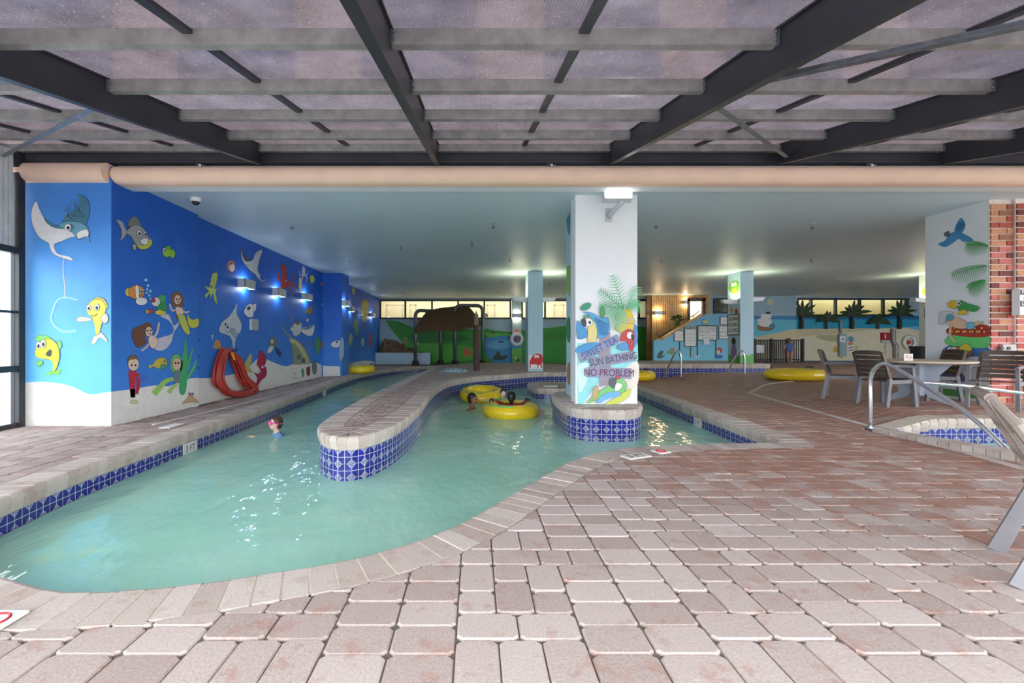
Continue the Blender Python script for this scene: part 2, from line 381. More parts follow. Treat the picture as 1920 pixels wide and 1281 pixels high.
LOWP = smooth_closed([Vector(p) for p in ((1.5,12.4),(1.62,11.85),(2.1,11.7),(3.0,11.7),(3.25,12.3),(3.2,13.3),(2.6,13.6),(1.8,13.55),(1.52,13.2))], 4)
SPA = [Vector(p) for p in ((9.0,3.9),(5.75,3.9),(5.72,4.6),(5.72,5.4),(5.72,6.12),(6.3,6.14),(7.5,6.15),(9.0,6.15))]

def inside(p, poly):
    c = False; n = len(poly); x, y = p[0], p[1]
    for i in range(n):
        a, b = poly[i], poly[i-1]
        if (a[1] > y) != (b[1] > y) and x < (b[0]-a[0])*(y-a[1])/(b[1]-a[1])+a[0]: c = not c
    return c
def deck_z(x, y):
    xl = 5.26+(y-4.3)*(6.48-5.26)/(10.65-4.3) if y < 10.65 else 6.48
    t = max(0, min(1, (x-xl+0.1)/0.95)); return 0.17*t*t*(3-2*t)
def resample(path, pitch, closed=False):
    P = [Vector(p) for p in path]
    if closed: P.append(P[0])
    d = [0.0]
    for i in range(1, len(P)): d.append(d[-1]+(P[i]-P[i-1]).length)
    n = max(2, round(d[-1]/pitch)); out = []; j = 0
    for k in range(n+1):
        s = d[-1]*k/n
        while j < len(P)-2 and d[j+1] < s: j += 1
        L = d[j+1]-d[j]; t = (s-d[j])/L if L > 1e-9 else 0; out.append(P[j]+(P[j+1]-P[j])*t)
    if closed: out.pop()
    return out
def normals(P, closed=False):
    n = len(P); out = []
    for i in range(n):
        t = P[(i+1) % n]-P[i-1] if closed else P[min(i+1, n-1)]-P[max(i-1, 0)]
        t = t.normalized() if t.length > 1e-9 else Vector((1, 0)); out.append(Vector((-t.y, t.x)))
    return out
def offset(path, d, closed=False):
    return [p+n*d for p, n in zip(path, normals(path, closed))]

def coping(parent, path, z, h=0.15, closed=False, w=CW, pitch=CP, limit=300, m=None):
    """Bullnosed bricks laid side by side along a pool edge, each its own piece, over a mortar bed."""
    P = resample(path, pitch, closed); Nn = normals(P, closed); n = len(P); zf = z if callable(z) else (lambda x, y: z)
    sec = [(0.035, 0.0), (0.012, -0.008), (0.0, -0.03), (0.0, -h*0.45), (0.022, -h), (w, -h), (w, 0.0)]
    cnt = n if closed else n-1
    order = sorted(range(cnt), key=lambda i: P[i].length)
    single = set(order[:limit]); rest = MB()
    for i in range(cnt):
        a, b = P[i], P[(i+1) % n]; na, nb = Nn[i], Nn[(i+1) % n]; t = (b-a).normalized()*0.006
        up = RND.uniform(-0.0015, 0.0025); zz = zf(a.x, a.y)+up
        V = [tuple(a+t+na*s)+(zz+hh,) for s, hh in sec]+[tuple(b-t+nb*s)+(zz+hh,) for s, hh in sec]
        k = len(sec); Fc = [(j, (j+1) % k, k+(j+1) % k, k+j) for j in range(k)]+[tuple(range(k))[::-1], tuple(range(k, 2*k))]
        if i in single:
            c = sum((Vector(q) for q in V), Vector((0,0,0)))/len(V)
            q = MB(); q.add(V, Fc, (RND.random(), 0, 0)); q.build('coping_brick', m or M_COPING, parent)
        else: rest.add(V, Fc, (RND.random(), 0, 0))
    if rest.f: tag(rest.build('coping_bricks_beyond', m or M_COPING, parent), kind='stuff')
    bed = MB(); A = [p+nn*0.004 for p, nn in zip(P, Nn)]; B = [p+nn*(w-0.002) for p, nn in zip(P, Nn)]
    for i in range(cnt):
        j = (i+1) % n; za, zb = zf(P[i].x, P[i].y)-0.003, zf(P[j].x, P[j].y)-0.003
        q = [tuple(A[i]+Nn[i]*0.03)+(za,), tuple(A[j]+Nn[j]*0.03)+(zb,), tuple(B[j])+(zb,), tuple(B[i])+(za,)]
        lo = [tuple(A[i]+Nn[i]*0.02)+(za-h+0.01,), tuple(A[j]+Nn[j]*0.02)+(zb-h+0.01,), tuple(A[j])+(zb-0.04,), tuple(A[i])+(za-0.04,)]
        bed.add(q, [(0,1,2,3)]); bed.add(lo, [(0,1,2,3)]); bed.add([lo[3], lo[2], q[1], q[0]], [(0,1,2,3)])
    bed.build('mortar_bed', M_MORTAR, parent)

TS = 0.15
def tile_mesh():
    me = bpy.data.meshes.new('pool_tile'); s, d = TS/2-0.002, 0.012
    V = [(-s,-d,-s),(s,-d,-s),(s,-d,s),(-s,-d,s),(-s,0,-s),(s,0,-s),(s,0,s),(-s,0,s)]
    me.from_pydata(V, [], [(0,1,2,3),(0,4,5,1),(1,5,6,2),(2,6,7,3),(3,7,4,0)])
    uv = me.uv_layers.new(name='UVMap')
    for p in me.polygons:
        for l in p.loop_indices:
            c = me.vertices[me.loops[l].vertex_index].co; uv.data[l].uv = (c.x/TS+0.5, c.z/TS+0.5)
    me.materials.append(M_TILE); return me
ME_TILE = tile_mesh()
def tiles(parent, path, ztop, rows, closed=False, limit=300, back=0.03):
    P = resample(offset(path, back, closed), TS, closed); n = len(P); cnt = n if closed else n-1; jobs = []
    for i in range(cnt):
        a, b = P[i], P[(i+1) % n]; c = (a+b)/2; t = (b-a); ang = math.atan2(t.y, t.x)
        # plate front (-y local) looks to the water, away from the normal
        for r in range(rows): jobs.append((c, ang, ztop-TS*(r+0.5), t.length/TS))
    jobs.sort(key=lambda j: j[0].length)
    for c, ang, z, sc in jobs[:limit]:
        o = bpy.data.objects.new('tile', ME_TILE); COL.objects.link(o); o.parent = parent; o.location = (c.x, c.y, z); o.rotation_euler = (0, 0, ang); o.scale = (sc, 1, 1)
    if jobs[limit:]:
        V, Fc, U = [], [], []
        for c, ang, z, sc in jobs[limit:]:
            cs, sn = math.cos(ang), math.sin(ang); b0 = len(V)
            for v in ME_TILE.vertices: x, y = v.co.x*sc, v.co.y; V.append((c.x+x*cs-y*sn, c.y+x*sn+y*cs, z+v.co.z))
            for p in ME_TILE.polygons:
                Fc.append(tuple(b0+k for k in p.vertices)); U += [(ME_TILE.vertices[k].co.x/TS+0.5, ME_TILE.vertices[k].co.z/TS+0.5) for k in p.vertices]
        me = bpy.data.meshes.new('tiles_beyond'); me.from_pydata(V, [], Fc); uv = me.uv_layers.new(name='UVMap')
        uv.data.foreach_set('uv', [x for q in U for x in q]); me.materials.append(M_TILE)
        o = bpy.data.objects.new('tiles_beyond', me); COL.objects.link(o); o.parent = parent; tag(o, kind='stuff')
def strip_wall(parent, name, path, z0, z1, m, closed=False, back=0.032):
    P = offset(path, back, closed); n = len(P); mb = MB()
    for i in range(n if closed else n-1):
        a, b = P[i], P[(i+1) % n]; mb.add([(a.x,a.y,z0),(b.x,b.y,z0),(b.x,b.y,z1),(a.x,a.y,z1)], [(0,1,2,3)])
    return mb.build(name, m, parent, fix=False)

# pool shell: edges, tiles, basin
rim = structure('trim_1')
coping(rim, EDGE, 0.0); tiles(rim, EDGE[10:], -0.15, 2, limit=0 if False else 300)
strip_wall(rim, 'basin_wall', EDGE, -1.25, -0.1, M_PLASTER)
rim2 = structure('trim_2'); coping(rim2, RIGHT, 0.0); tiles(rim2, RIGHT, -0.15, 2); strip_wall(rim2, 'basin_wall', RIGHT, -1.25, -0.1, M_PLASTER)
def flat_poly(poly, z):
    mb = MB(); tri = geometry.tessellate_polygon([[Vector((p[0], p[1], 0)) for p in poly]])
    mb.add([(p[0], p[1], z) for p in poly], [tuple(t) for t in tri]); return mb
pf = flat_poly(POOL, -1.2).build('floor_basin', M_PLASTER, keep0=True, fix=False); tag(pf, kind='structure')
# sunken bench along the right rim with a dark tile nosing
bench = MB(); bi = [p for p in RIGHT if p.y < 12]; bo = [p+Vector((-1.05, 0)) for p in bi]
for i in range(len(bi)-1):
    for (p, q, z0, z1) in ((bo[i], bo[i+1], -1.2, -0.62),): bench.add([(p.x,p.y,z0),(q.x,q.y,z0),(q.x,q.y,z1),(p.x,p.y,z1)], [(0,1,2,3)])
    bench.add([(bo[i].x,bo[i].y,-0.62),(bo[i+1].x,bo[i+1].y,-0.62),(bi[i+1].x,bi[i+1].y,-0.62),(bi[i].x,bi[i].y,-0.62)], [(0,1,2,3)])
bo_ = bench.build('bench', M_PLASTER, rim2, fix=False)
nb = MB(); nb.tube([(p.x, p.y, -0.6) for p in bo], 0.035, 6); nb.build('bench_nosing', plain('dark_blue_tile', (22, 26, 80), 0.3), rim2)
wt = flat_poly(POOL, ZW).build('pool_water', M_WATER, keep0=True, fix=False)
tag(wt, 'milky blue green rippled water filling the lazy river pool', 'water', kind='stuff')
for p in wt.data.polygons: pass
def up_faces(o):
    b = bmesh.new(); b.from_mesh(o.data)
    fl = [f for f in b.faces if f.normal.z < 0]; bmesh.ops.reverse_faces(b, faces=fl); b.to_mesh(o.data); b.free()
up_faces(wt); up_faces(pf)

# raised brick divider running down the middle of the river
pen = tag(empty('pool_divider'), 'raised brick divider with rounded end between the two river channels', 'divider')
coping(pen, PEN, ZI, closed=True); tiles(pen, PEN, ZI-0.15, 3, closed=True)
MB().prism(offset(PEN, 0.06, True), -1.2, ZI-0.014).build('body', M_MORTAR, pen)
def brick_top(parent, poly, z, inset, dy=0.118, lx=0.245, limit=300):
    ys = [p.y for p in poly]; y = min(ys)+inset; rest = MB(); cnt = 0
    while y < max(ys)-inset:
        ym = y+dy/2; xs = []
        for i in range(len(poly)):
            a, b = poly[i], poly[i-1]
            if (a.y > ym) != (b.y > ym): xs.append((b.x-a.x)*(ym-a.y)/(b.y-a.y)+a.x)
        xs.sort()
        for k in range(0, len(xs)-1, 2):
            x0, x1 = xs[k]+inset, xs[k+1]-inset; x = x0; row_ = int(round((y-min(ys))/dy)); first = lx if row_ % 2 else lx*0.5
            while x < x1-0.03:
                e = min(x1, x+first); first = lx
                if x1-e < 0.05: e = x1
                zz = z+RND.uniform(-0.001, 0.003); c = (RND.random(), 0, 0); g = 0.005; bv = 0.008
                V = [(x+g,y+g,z-0.03),(e-g,y+g,z-0.03),(e-g,y+dy-g,z-0.03),(x+g,y+dy-g,z-0.03)]
                V += [(p[0],p[1],zz-bv) for p in V]+[(x+g+bv,y+g+bv,zz),(e-g-bv,y+g+bv,zz),(e-g-bv,y+dy-g-bv,zz),(x+g+bv,y+dy-g-bv,zz)]
                Fc = [(i, (i+1) % 4, 4+(i+1) % 4, 4+i) for i in range(4)]+[(4+i, 4+(i+1) % 4, 8+(i+1) % 4, 8+i) for i in range(4)]+[(8,9,10,11)]
                if cnt < limit: MB().add(V, Fc, c).build('brick', M_PAVER_L, parent, fix=False); cnt += 1
                else: rest.add(V, Fc, c)
                x = e
        y += dy
    if rest.f: tag(rest.build('bricks_beyond', M_PAVER_L, parent, fix=False), kind='stuff')
brick_top(pen, PEN, ZI, CW+0.005)
cbase = tag(empty('column_plinth'), 'raised brick plinth with blue tiles standing in the water under the painted column', 'plinth')
coping(cbase, CBASE, ZI, closed=True, w=0.28); tiles(cbase, CBASE, ZI-0.15, 3, closed=True)
MB().prism(offset(CBASE, 0.06, True), -1.2, ZI-0.004).build('body', M_MORTAR, cbase)
lowp = tag(empty('low_platform'), 'low brick platform in the water behind the painted column', 'platform')
coping(lowp, LOWP, 0.0, closed=True); tiles(lowp, LOWP, -0.15, 2, closed=True)
MB().prism(offset(LOWP, 0.06, True), -1.2, -0.004).build('body', M_PAVER_L, lowp)
MB().box((2.05, 12.3, 0.008), (0.36, 0.2, 0.016)).build('depth_marker', M_WHITE, lowp)
# raised spa across the far deck
spa2 = tag(empty('raised_spa', (7.6, 16.5, 0)), 'raised spa with blue tile front and two handrails before the sign wall', 'spa')
front = [Vector((5.2, 15.2)), Vector((10.0, 15.2))]
front = [front[0]+(front[1]-front[0])*i/30 for i in range(31)]
for o_ in (1,):
    sp = empty('spa_front'); sp.parent = spa2; sp.location = (-7.6, -16.5, 0)
coping(sp, front, 0.47); tiles(sp, front, 0.32, 3); 
MB().bx(5.2, 10.0, 15.235, 17.9, -0.2, 0.465).build('spa_body', M_PAVER_L, spa2)
# small spa sunk into the right terrace
spa_rim = structure('trim_3')
coping(spa_rim, SPA[4:], lambda x, y: deck_z(x, y)+0.002, h=0.14); coping(spa_rim, SPA[:5], lambda x, y: deck_z(x, y)+0.002, h=0.14); tiles(spa_rim, SPA[4:], 0.03, 3); tiles(spa_rim, SPA[:5], 0.03, 3)
strip_wall(spa_rim, 'basin_wall', SPA, -0.9, -0.06, M_PLASTER)
MB().bx(5.7, 9.1, 3.8, 6.2, -0.95, -0.9).build('basin_floor', M_PLASTER, spa_rim)
sw = MB().add([(5.73,3.9,-0.16),(9.0,3.9,-0.16),(9.0,6.14,-0.16),(5.73,6.14,-0.16)], [(0,1,2,3)]).build('spa_water', M_WATER, fix=False, keep0=True)
tag(sw, 'clear water in the small spa sunk beside the chrome handrail', 'water', kind='stuff')

# ------------------------------------------------------------------ deck with pavers
gr = MB().bx(-60, 60, -40, 60, -1.6, -1.5).build('floor_ground', plain('concrete_ground', (196, 196, 192), 0.9), keep0=True); tag(gr, kind='structure')
floor = MB(); S = 0.15
gx = np.arange(-6.75, 26.0, S); gy = np.arange(-2.0, 26.0, S)
def seg_np(path):
    A = np.array([(p.x, p.y) for p in path[:-1]]); B = np.array([(p.x, p.y) for p in path[1:]]); return A, B
SEGS = [seg_np([p for p in EDGE if p.x < 3.76]), seg_np(RIGHT), seg_np(SPA)]
SA = np.vstack([s[0] for s in SEGS]); SB = np.vstack([s[1] for s in SEGS]); SD = SB-SA; SL = (SD**2).sum(1); SL[SL == 0] = 1e-9
def nearest(x, y):
    p = np.array((x, y)); t = np.clip(((p-SA)*SD).sum(1)/SL, 0, 1); q = SA+SD*t[:, None]; d2 = ((p-q)**2).sum(1); i = int(d2.argmin())
    L = math.sqrt(SL[i]); n = Vector((-SD[i][1]/L, SD[i][0]/L)); return math.sqrt(d2[i]), Vector(q[i]), n
SPAR = [Vector((5.72,3.9)), Vector((9.0,3.9)), Vector((9.0,6.14)), Vector((5.72,6.14))]
wetcell = {}
def in_pool(i, j):
    k = (i, j)
    if k not in wetcell:
        p = (gx[i], gy[j]); wetcell[k] = inside(p, POOL) or inside(p, SPAR)
    return wetcell[k]
idx = {}
def vid(i, j):
    if (i, j) not in idx:
        idx[(i, j)] = len(floor.v); floor.v.append(Vector((gx[i], gy[j], deck_z(gx[i], gy[j])-0.012)))
    return idx[(i, j)]
for i in range(len(gx)-1):
    for j in range(len(gy)-1):
        if any(in_pool(a, b) for a in (i, i+1) for b in (j, j+1)): continue
        floor.f.append((vid(i, j), vid(i+1, j), vid(i+1, j+1), vid(i, j+1))); floor.c.append(None)
deck = floor.build('floor', M_SAND, keep0=True, fix=False); tag(deck, kind='structure')
# tumbled pavers of two sizes: fill a repeating block by search
def paver_block(nx, ny, seed):
    r = random.Random(seed); grid = [[0]*nx for _ in range(ny)]; out = []; steps = [0]
    def free(x, y, w, h): return all(not grid[(y+b) % ny][(x+a) % nx] for a in range(w) for b in range(h))
    def setg(x, y, w, h, v):
        for a in range(w):
            for b in range(h): grid[(y+b) % ny][(x+a) % nx] = v
    def go():
        steps[0] += 1
        if steps[0] > 60000: return None
        for y in range(ny):
            for x in range(nx):
                if not grid[y][x]:
                    opt = [(3,2),(2,3),(2,2),(3,2),(2,3)]; r.shuffle(opt); seen = set()
                    for w, h in opt:
                        if (w, h) in seen: continue
                        seen.add((w, h))
                        if free(x, y, w, h):
                            setg(x, y, w, h, 1); out.append((x, y, w, h)); q = go()
                            if q: return True
                            if q is None: return None
                            out.pop(); setg(x, y, w, h, 0)
                    return False
        return True
    return out if go() else None
blk = None; sd = 3
while blk is None: sd += 1; blk = paver_block(12, 12, sd)
U = 0.0885
def clip_poly(poly, p, n, d):
    out = []
    for i in range(len(poly)):
        a, b = poly[i], poly[(i+1) % len(poly)]; fa, fb = (a-p).dot(n)-d, (b-p).dot(n)-d
        if fa >= 0: out.append(a)
        if (fa > 0) != (fb > 0) and fa != fb: out.append(a+(b-a)*(fa/(fa-fb)))
    return out
def paver_geo(poly, gap=0.004, rc=0.02, bv=0.009, zf=deck_z):
    n = len(poly); c = sum(poly, Vector((0, 0)))/n
    pts = []
    for i in range(n):                             # cut corners, pull in by the joint
        a, b, d = poly[i-1], poly[i], poly[(i+1) % n]
        e1, e2 = (a-b), (d-b); l1, l2 = e1.length, e2.length
        if l1 < 1e-4 or l2 < 1e-4: continue
        r1, r2 = min(rc, l1*0.3), min(rc, l2*0.3); pts += [b+e1/l1*r1, b+e2/l2*r2]
    pts = [p+(c-p).normalized()*gap for p in pts]; k = len(pts); zz = RND.uniform(-0.002, 0.003)
    top = [p+(c-p).normalized()*bv for p in pts]
    V = [(p.x, p.y, zf(p.x, p.y)-0.03) for p in pts]+[(p.x, p.y, zf(p.x, p.y)-0.007+zz) for p in pts]+[(p.x, p.y, zf(p.x, p.y)+zz) for p in top]
    Fc = [(i, (i+1) % k, k+(i+1) % k, k+i) for i in range(k)]+[(k+i, k+(i+1) % k, 2*k+(i+1) % k, 2*k+i) for i in range(k)]+[tuple(range(2*k, 3*k))]
    return V, Fc
jobs = []
B0 = (-6.72, -1.6)
for bi_ in range(0, 31):
    for bj in range(0, 26):
        for (x, y, w, h) in blk:
            x0, y0 = B0[0]+(bi_*12+x)*U, B0[1]+(bj*12+y)*U; cx_, cy_ = x0+w*U/2, y0+h*U/2
            if cy_ > 22.5 or cx_ > 25.8 or (cx_ < -5.3 and cy_ > 6.6): continue
            if cy_ < 0.9 and not (-1 < cy_): continue
            if 5.1 < cx_ < 10.1 and 15.2 < cy_ < 18: continue
            if inside((cx_, cy_), POOL) or inside((cx_, cy_), SPAR): continue
            poly = [Vector((x0, y0)), Vector((x0+w*U, y0)), Vector((x0+w*U, y0+h*U)), Vector((x0, y0+h*U))]
            d, q, n = nearest(cx_, cy_)
            if d < CW+0.35:
                c = Vector((cx_, cy_))
                if (c-q).length > 1e-6: n = (c-q).normalized()
                poly = clip_poly(poly, q, n, CW+0.002)
                if len(poly) < 3: continue
                ar = abs(sum(poly[i-1].x*poly[i].y-poly[i].x*poly[i-1].y for i in range(len(poly))))/2
                if ar < 0.0012: continue
            jobs.append((cx_, cy_, poly))
def seen_size(j):
    x, y = j[0], j[1]
    if y < 1.2: return 0
    px, py = CX+F*x/y, CY+F*HC/y
    return (1/y**3) if -40 < px < 1960 and py < 1320 else 0
jobs.sort(key=lambda j: -seen_size(j))
restR, restL = MB(), MB()
for k, (x, y, poly) in enumerate(jobs):
    V, Fc = paver_geo(poly); c = (RND.random(), 0, 0); side = x < -3.6
    if k < 300: MB().add(V, Fc, c).build('paver', M_PAVER_L if side else M_PAVER, deck, fix=False)
    else: (restL if side else restR).add(V, Fc, c)
tag(restR.build('pavers_beyond', M_PAVER, deck, fix=False), kind='stuff'); tag(restL.build('pavers_beyond', M_PAVER_L, deck, fix=False), kind='stuff')
# pale joint strips let into the deck
def strip(pts, w, name='joint_strip'):
    mb = MB(); P = resample(pts, 0.12); Nn = normals(P)
    for i in range(len(P)-1):
        a, b = P[i], P[i+1]; V = []
        for p, n in ((a, Nn[i]), (b, Nn[i+1])):
            for s in (-w/2, w/2): q = p+n*s; V.append((q.x, q.y, deck_z(q.x, q.y)+0.009))
        V += [(x, y, z-0.03) for x, y, z in V]
        mb.add(V, [(0,1,3,2),(0,4,5,1),(2,3,7,6),(0,2,6,4),(1,5,7,3)])
    return mb.build(name, plain('pale_strip', (214, 204, 194), 0.8, scale=14), deck)
strip([Vector((5.15,3.7)), Vector((5.26,4.3)), Vector((6.48,10.65))], 0.075)
strip([Vector((6.48,10.65)), Vector((9.7,12.75)), Vector((13.5,15.2))], 0.075)
strip([Vector((-4.75,6.6)), Vector((-4.62,9)), Vector((-4.45,13)), Vector((-4.75,17.5))], 0.05)

# ------------------------------------------------------------------ building shell
XL = -5.42
wall_l = MB()
wall_l.bx(-6.63, -5.32, 6.55, 8.58, -0.2, 3.78).bx(-5.8, XL, 8.5, 25.6, -0.2, 3.7).bx(-5.5, -4.75, 15.9, 16.75, -0.2, 3.66)
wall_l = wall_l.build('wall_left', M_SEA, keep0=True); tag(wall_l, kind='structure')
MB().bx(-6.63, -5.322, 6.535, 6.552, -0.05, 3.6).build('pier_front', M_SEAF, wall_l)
cl = MB().bx(-6.6, 26.0, 6.93, 26.0, ZC, ZC+0.25).build('ceiling', M_CEIL, keep0=True); tag(cl, kind='structure')
tr = MB().bx(-5.31, 18.2, 6.66, 6.95, 3.555, 3.9).build('trim_4', M_WHITE, keep0=True); tag(tr, kind='structure')
def half_round(x0, x1, y, zc, r, name):
    mb = MB(); prof = [(0.10, r)]+[(-math.sin(a)*r, math.cos(a)*r) for a in [PI*i/12 for i in range(13)]]+[(0.10, -r)]
    xs = [x0, x0+0.015, x0+0.05, x1]; sc = [0.72, 0.9, 1, 1]; V = []; k = len(prof)
    for x, s in zip(xs, sc): V += [(x, y+p[0]*s, zc+p[1]*s) for p in prof]
    Fc = [(i*k+j, i*k+(j+1) % k, (i+1)*k+(j+1) % k, (i+1)*k+j) for i in range(3) for j in range(k)]+[tuple(range(k)), tuple(range(3*k, 4*k))]
    o = mb.add(V, Fc).build(name, M_PEACH, keep0=True); return tag(shade_auto(o), kind='structure')
half_round(-5.345, 18.2, 6.64, 3.685, 0.132, 'trim_5'); half_round(-6.74, -5.352, 6.53, 3.685, 0.140, 'trim_6')
wu = MB().bx(-7.5, 18.2, 6.78, 7.0, 3.8, 26).build('wall_upper', M_PEACH, keep0=True); tag(wu, kind='structure')
M_BLUEGLASS = plain('tower_window', (70, 92, 130), 0.12, 0.1, scale=0.8, var=0.3)
for fl in range(5):                                     # storeys of the tower over the river, seen through the roof sheets
    for k in range(9):
        x0 = -7.2+k*2.75; MB().bx(x0, x0+1.7, 6.70, 6.80, 5.0+fl*3, 7.0+fl*3).build('window', M_BLUEGLASS, wu)
    MB().bx(-7.5, 18, 5.9 if False else 6.45, 6.8, 4.55+fl*3, 4.75+fl*3).build('balcony_slab', M_WHITE, wu)
# back wall with a strip of corridor windows
YB = 25.3; zW0, zW1 = W(0, 598, YB).z, W(0, 562.5, YB).z
M_BACK = plain('pale_blue_wall', (150, 178, 192), 0.6, scale=0.8, var=0.06)
wb = MB(); xa, xb, xp0, xp1 = -5.42, W(1221, 0, YB).x, W(960, 0, YB).x, W(977, 0, YB).x
wb.bx(xa-0.3, xb+3, YB, YB+0.2, -0.2, zW0).bx(xa-0.3, xb+3, YB, YB+0.2, zW1, ZC+0.1)
wb = wb.build('wall_back', M_BACK, keep0=True); tag(wb, kind='structure')
pil = MB().bx(xp0, xp1, YB-0.22, YB+0.2, -0.1, ZC).build('pilaster', M_BACK, wb)
def window(n, pxs, Y, z0, z1, bar=0.09):
    w = structure('window_%d' % n); x0, x1 = W(pxs[0], 0, Y).x, W(pxs[-1], 0, Y).x
    f = MB()
    for x in pxs: X = W(x, 0, Y).x; f.bx(X-bar/2, X+bar/2, Y-0.05, Y+0.1, z0, z1)
    f.bx(x0, x1, Y-0.051, Y+0.1, z0-bar*0.2, z0+bar*0.8).bx(x0, x1, Y-0.051, Y+0.1, z1-bar*0.8, z1+bar*0.2)
    f.build('window_frame', M_BLACKFRAME, w)
    for a, b in zip(pxs[:-1], pxs[1:]): MB().bx(W(a,0,Y).x+bar/2, W(b,0,Y).x-bar/2, Y+0.02, Y+0.03, z0+0.05, z1-0.05).build('pane', M_GLASS, w)
    return w
window(1, [713, 760, 810, 859, 908, 957], YB, zW0, zW1); window(2, [979, 1022, 1066, 1110, 1154, 1198, 1213], YB, zW0, zW1)
M_CREAM = plain('corridor_cream', (238, 228, 200), 0.6, var=0.02)
cor = MB().bx(xa-0.3, xb+3, YB+2.0, YB+2.15, 1.2, 4.2).bx(xa-0.3, xb+3, YB+0.2, YB+2.1, 1.2, 1.35).bx(xa-0.3, xb+3, YB+0.2, YB+2.1, 4.0, 4.15).bx(xa-0.45, xa-0.3, YB, YB+2.1, 1.2, 4.15).bx(xb+2.9, xb+3, YB, YB+2.1, 1.2, 4.15)
cor = cor.build('wall_corridor', M_CREAM, keep0=True); tag(cor, kind='structure')
M_DOORW = plain('corridor_door', (222, 212, 186), 0.5, var=0.02)
for n_, (pa, pb) in enumerate(((726, 755), (770, 779), (914, 927), (1040, 1056))):
    Yd = YB+1.98; xs = (W(pa, 0, Yd).x, W(pb, 0, Yd).x)
    d = structure('door_%d' % (n_+1)); MB().bx(xs[0], xs[1], Yd-0.02, Yd+0.02, 1.35, 3.42).build('door_leaf', M_DOORW, d)
    MB().bx(xs[0]-0.05, xs[0], Yd-0.04, Yd+0.02, 1.35, 3.48).bx(xs[1], xs[1]+0.05, Yd-0.04, Yd+0.02, 1.35, 3.48).bx(xs[0]-0.05, xs[1]+0.05, Yd-0.04, Yd+0.02, 3.42, 3.48).build('door_frame', plain('door_trim', (196, 186, 160), 0.5), d)
def area(name, loc, sx, sy, power, rgb, rot=(0,0,0)):
    l = bpy.data.lights.new(name, 'AREA'); l.shape = 'RECTANGLE'; l.size = sx; l.size_y = sy; l.energy = power; l.color = rgb
    o = bpy.data.objects.new(name, l); COL.objects.link(o); o.location = loc; o.rotation_euler = rot; return o
area('corridor_light', (2.0, YB+1.1, 3.95), 15, 0.4, 105, (1.0, 0.92, 0.74))
# left glazed side wall of the terrace
gw = tag(empty('wall_glass'), kind='structure'); XG = -6.58
fr = MB()
for y in (6.44, 4.9, 3.3, 1.7, 0.1): fr.bx(XG-0.06, XG+0.06, y-0.045, y+0.045, -0.05, 3.95)
for z, t in ((2.53, 0.09), (1.65, 0.035), (0.84, 0.09), (0.03, 0.08)): fr.bx(XG-0.05, XG+0.05, -0.2, 6.44, z-t/2, z+t/2)
fr.build('glazing_frame', M_BLACKFRAME, gw)
for y0, y1 in ((4.945, 6.395), (3.345, 4.855), (1.745, 3.255), (0.145, 1.655)):
    for z0, z1 in ((0.07, 0.8), (0.88, 1.64), (1.66, 2.49)): MB().bx(XG-0.005, XG+0.005, y0, y1, z0, z1).build('pane', M_GLASS, gw)
cg = MB(); yy = -0.2
while yy < 6.38: cg.bx(XG-0.02, XG+0.01, yy, yy+0.045, 2.58, 3.95).bx(XG-0.02, XG-0.005, yy+0.045, yy+0.07, 2.58, 3.95); yy += 0.07
cg.build('ribbed_cladding', plain('ribbed_grey_sheet', (196, 202, 202), 0.5, 0.1), gw)

# ------------------------------------------------------------------ canopy over the terrace
can = tag(empty('canopy_roof', (0, 6.7, 0)), 'dark steel canopy with ribbed clear roof sheets over the terrace', 'canopy')
SL_ = 0.2333
def rz(Y): return 3.845+SL_*(Y-6.65)              # lower edge of the rafters
RX = [-6.95, -3.18, -0.575, 1.99, 4.47, 6.85, 9.3, 11.8]
Y0c, Y1c = -0.45, 6.62
for x in RX:
    mb = MB(); t, d = 0.05, 0.30
    def quad(xa_, xb_, za, zb):
        mb.add([(xa_,Y0c,rz(Y0c)+za),(xb_,Y0c,rz(Y0c)+za),(xb_,Y0c,rz(Y0c)+zb),(xa_,Y0c,rz(Y0c)+zb),(xa_,Y1c,rz(Y1c)+za),(xb_,Y1c,rz(Y1c)+za),(xb_,Y1c,rz(Y1c)+zb),(xa_,Y1c,rz(Y1c)+zb)],
               [(0,1,2,3),(4,7,6,5),(0,4,5,1),(1,5,6,2),(2,6,7,3),(3,7,4,0)])
    quad(x-0.02, x+0.02, 0.012, 0.29); quad(x-0.038, x+0.038, 0.0, 0.014); quad(x-0.038, x+0.038, 0.286, 0.30)
    r_ = mb.build('rafter', M_STEEL_D, can)
PY = [6.56, 5.72, 4.8, 3.88, 2.95, 2.03, 1.1, 0.17]
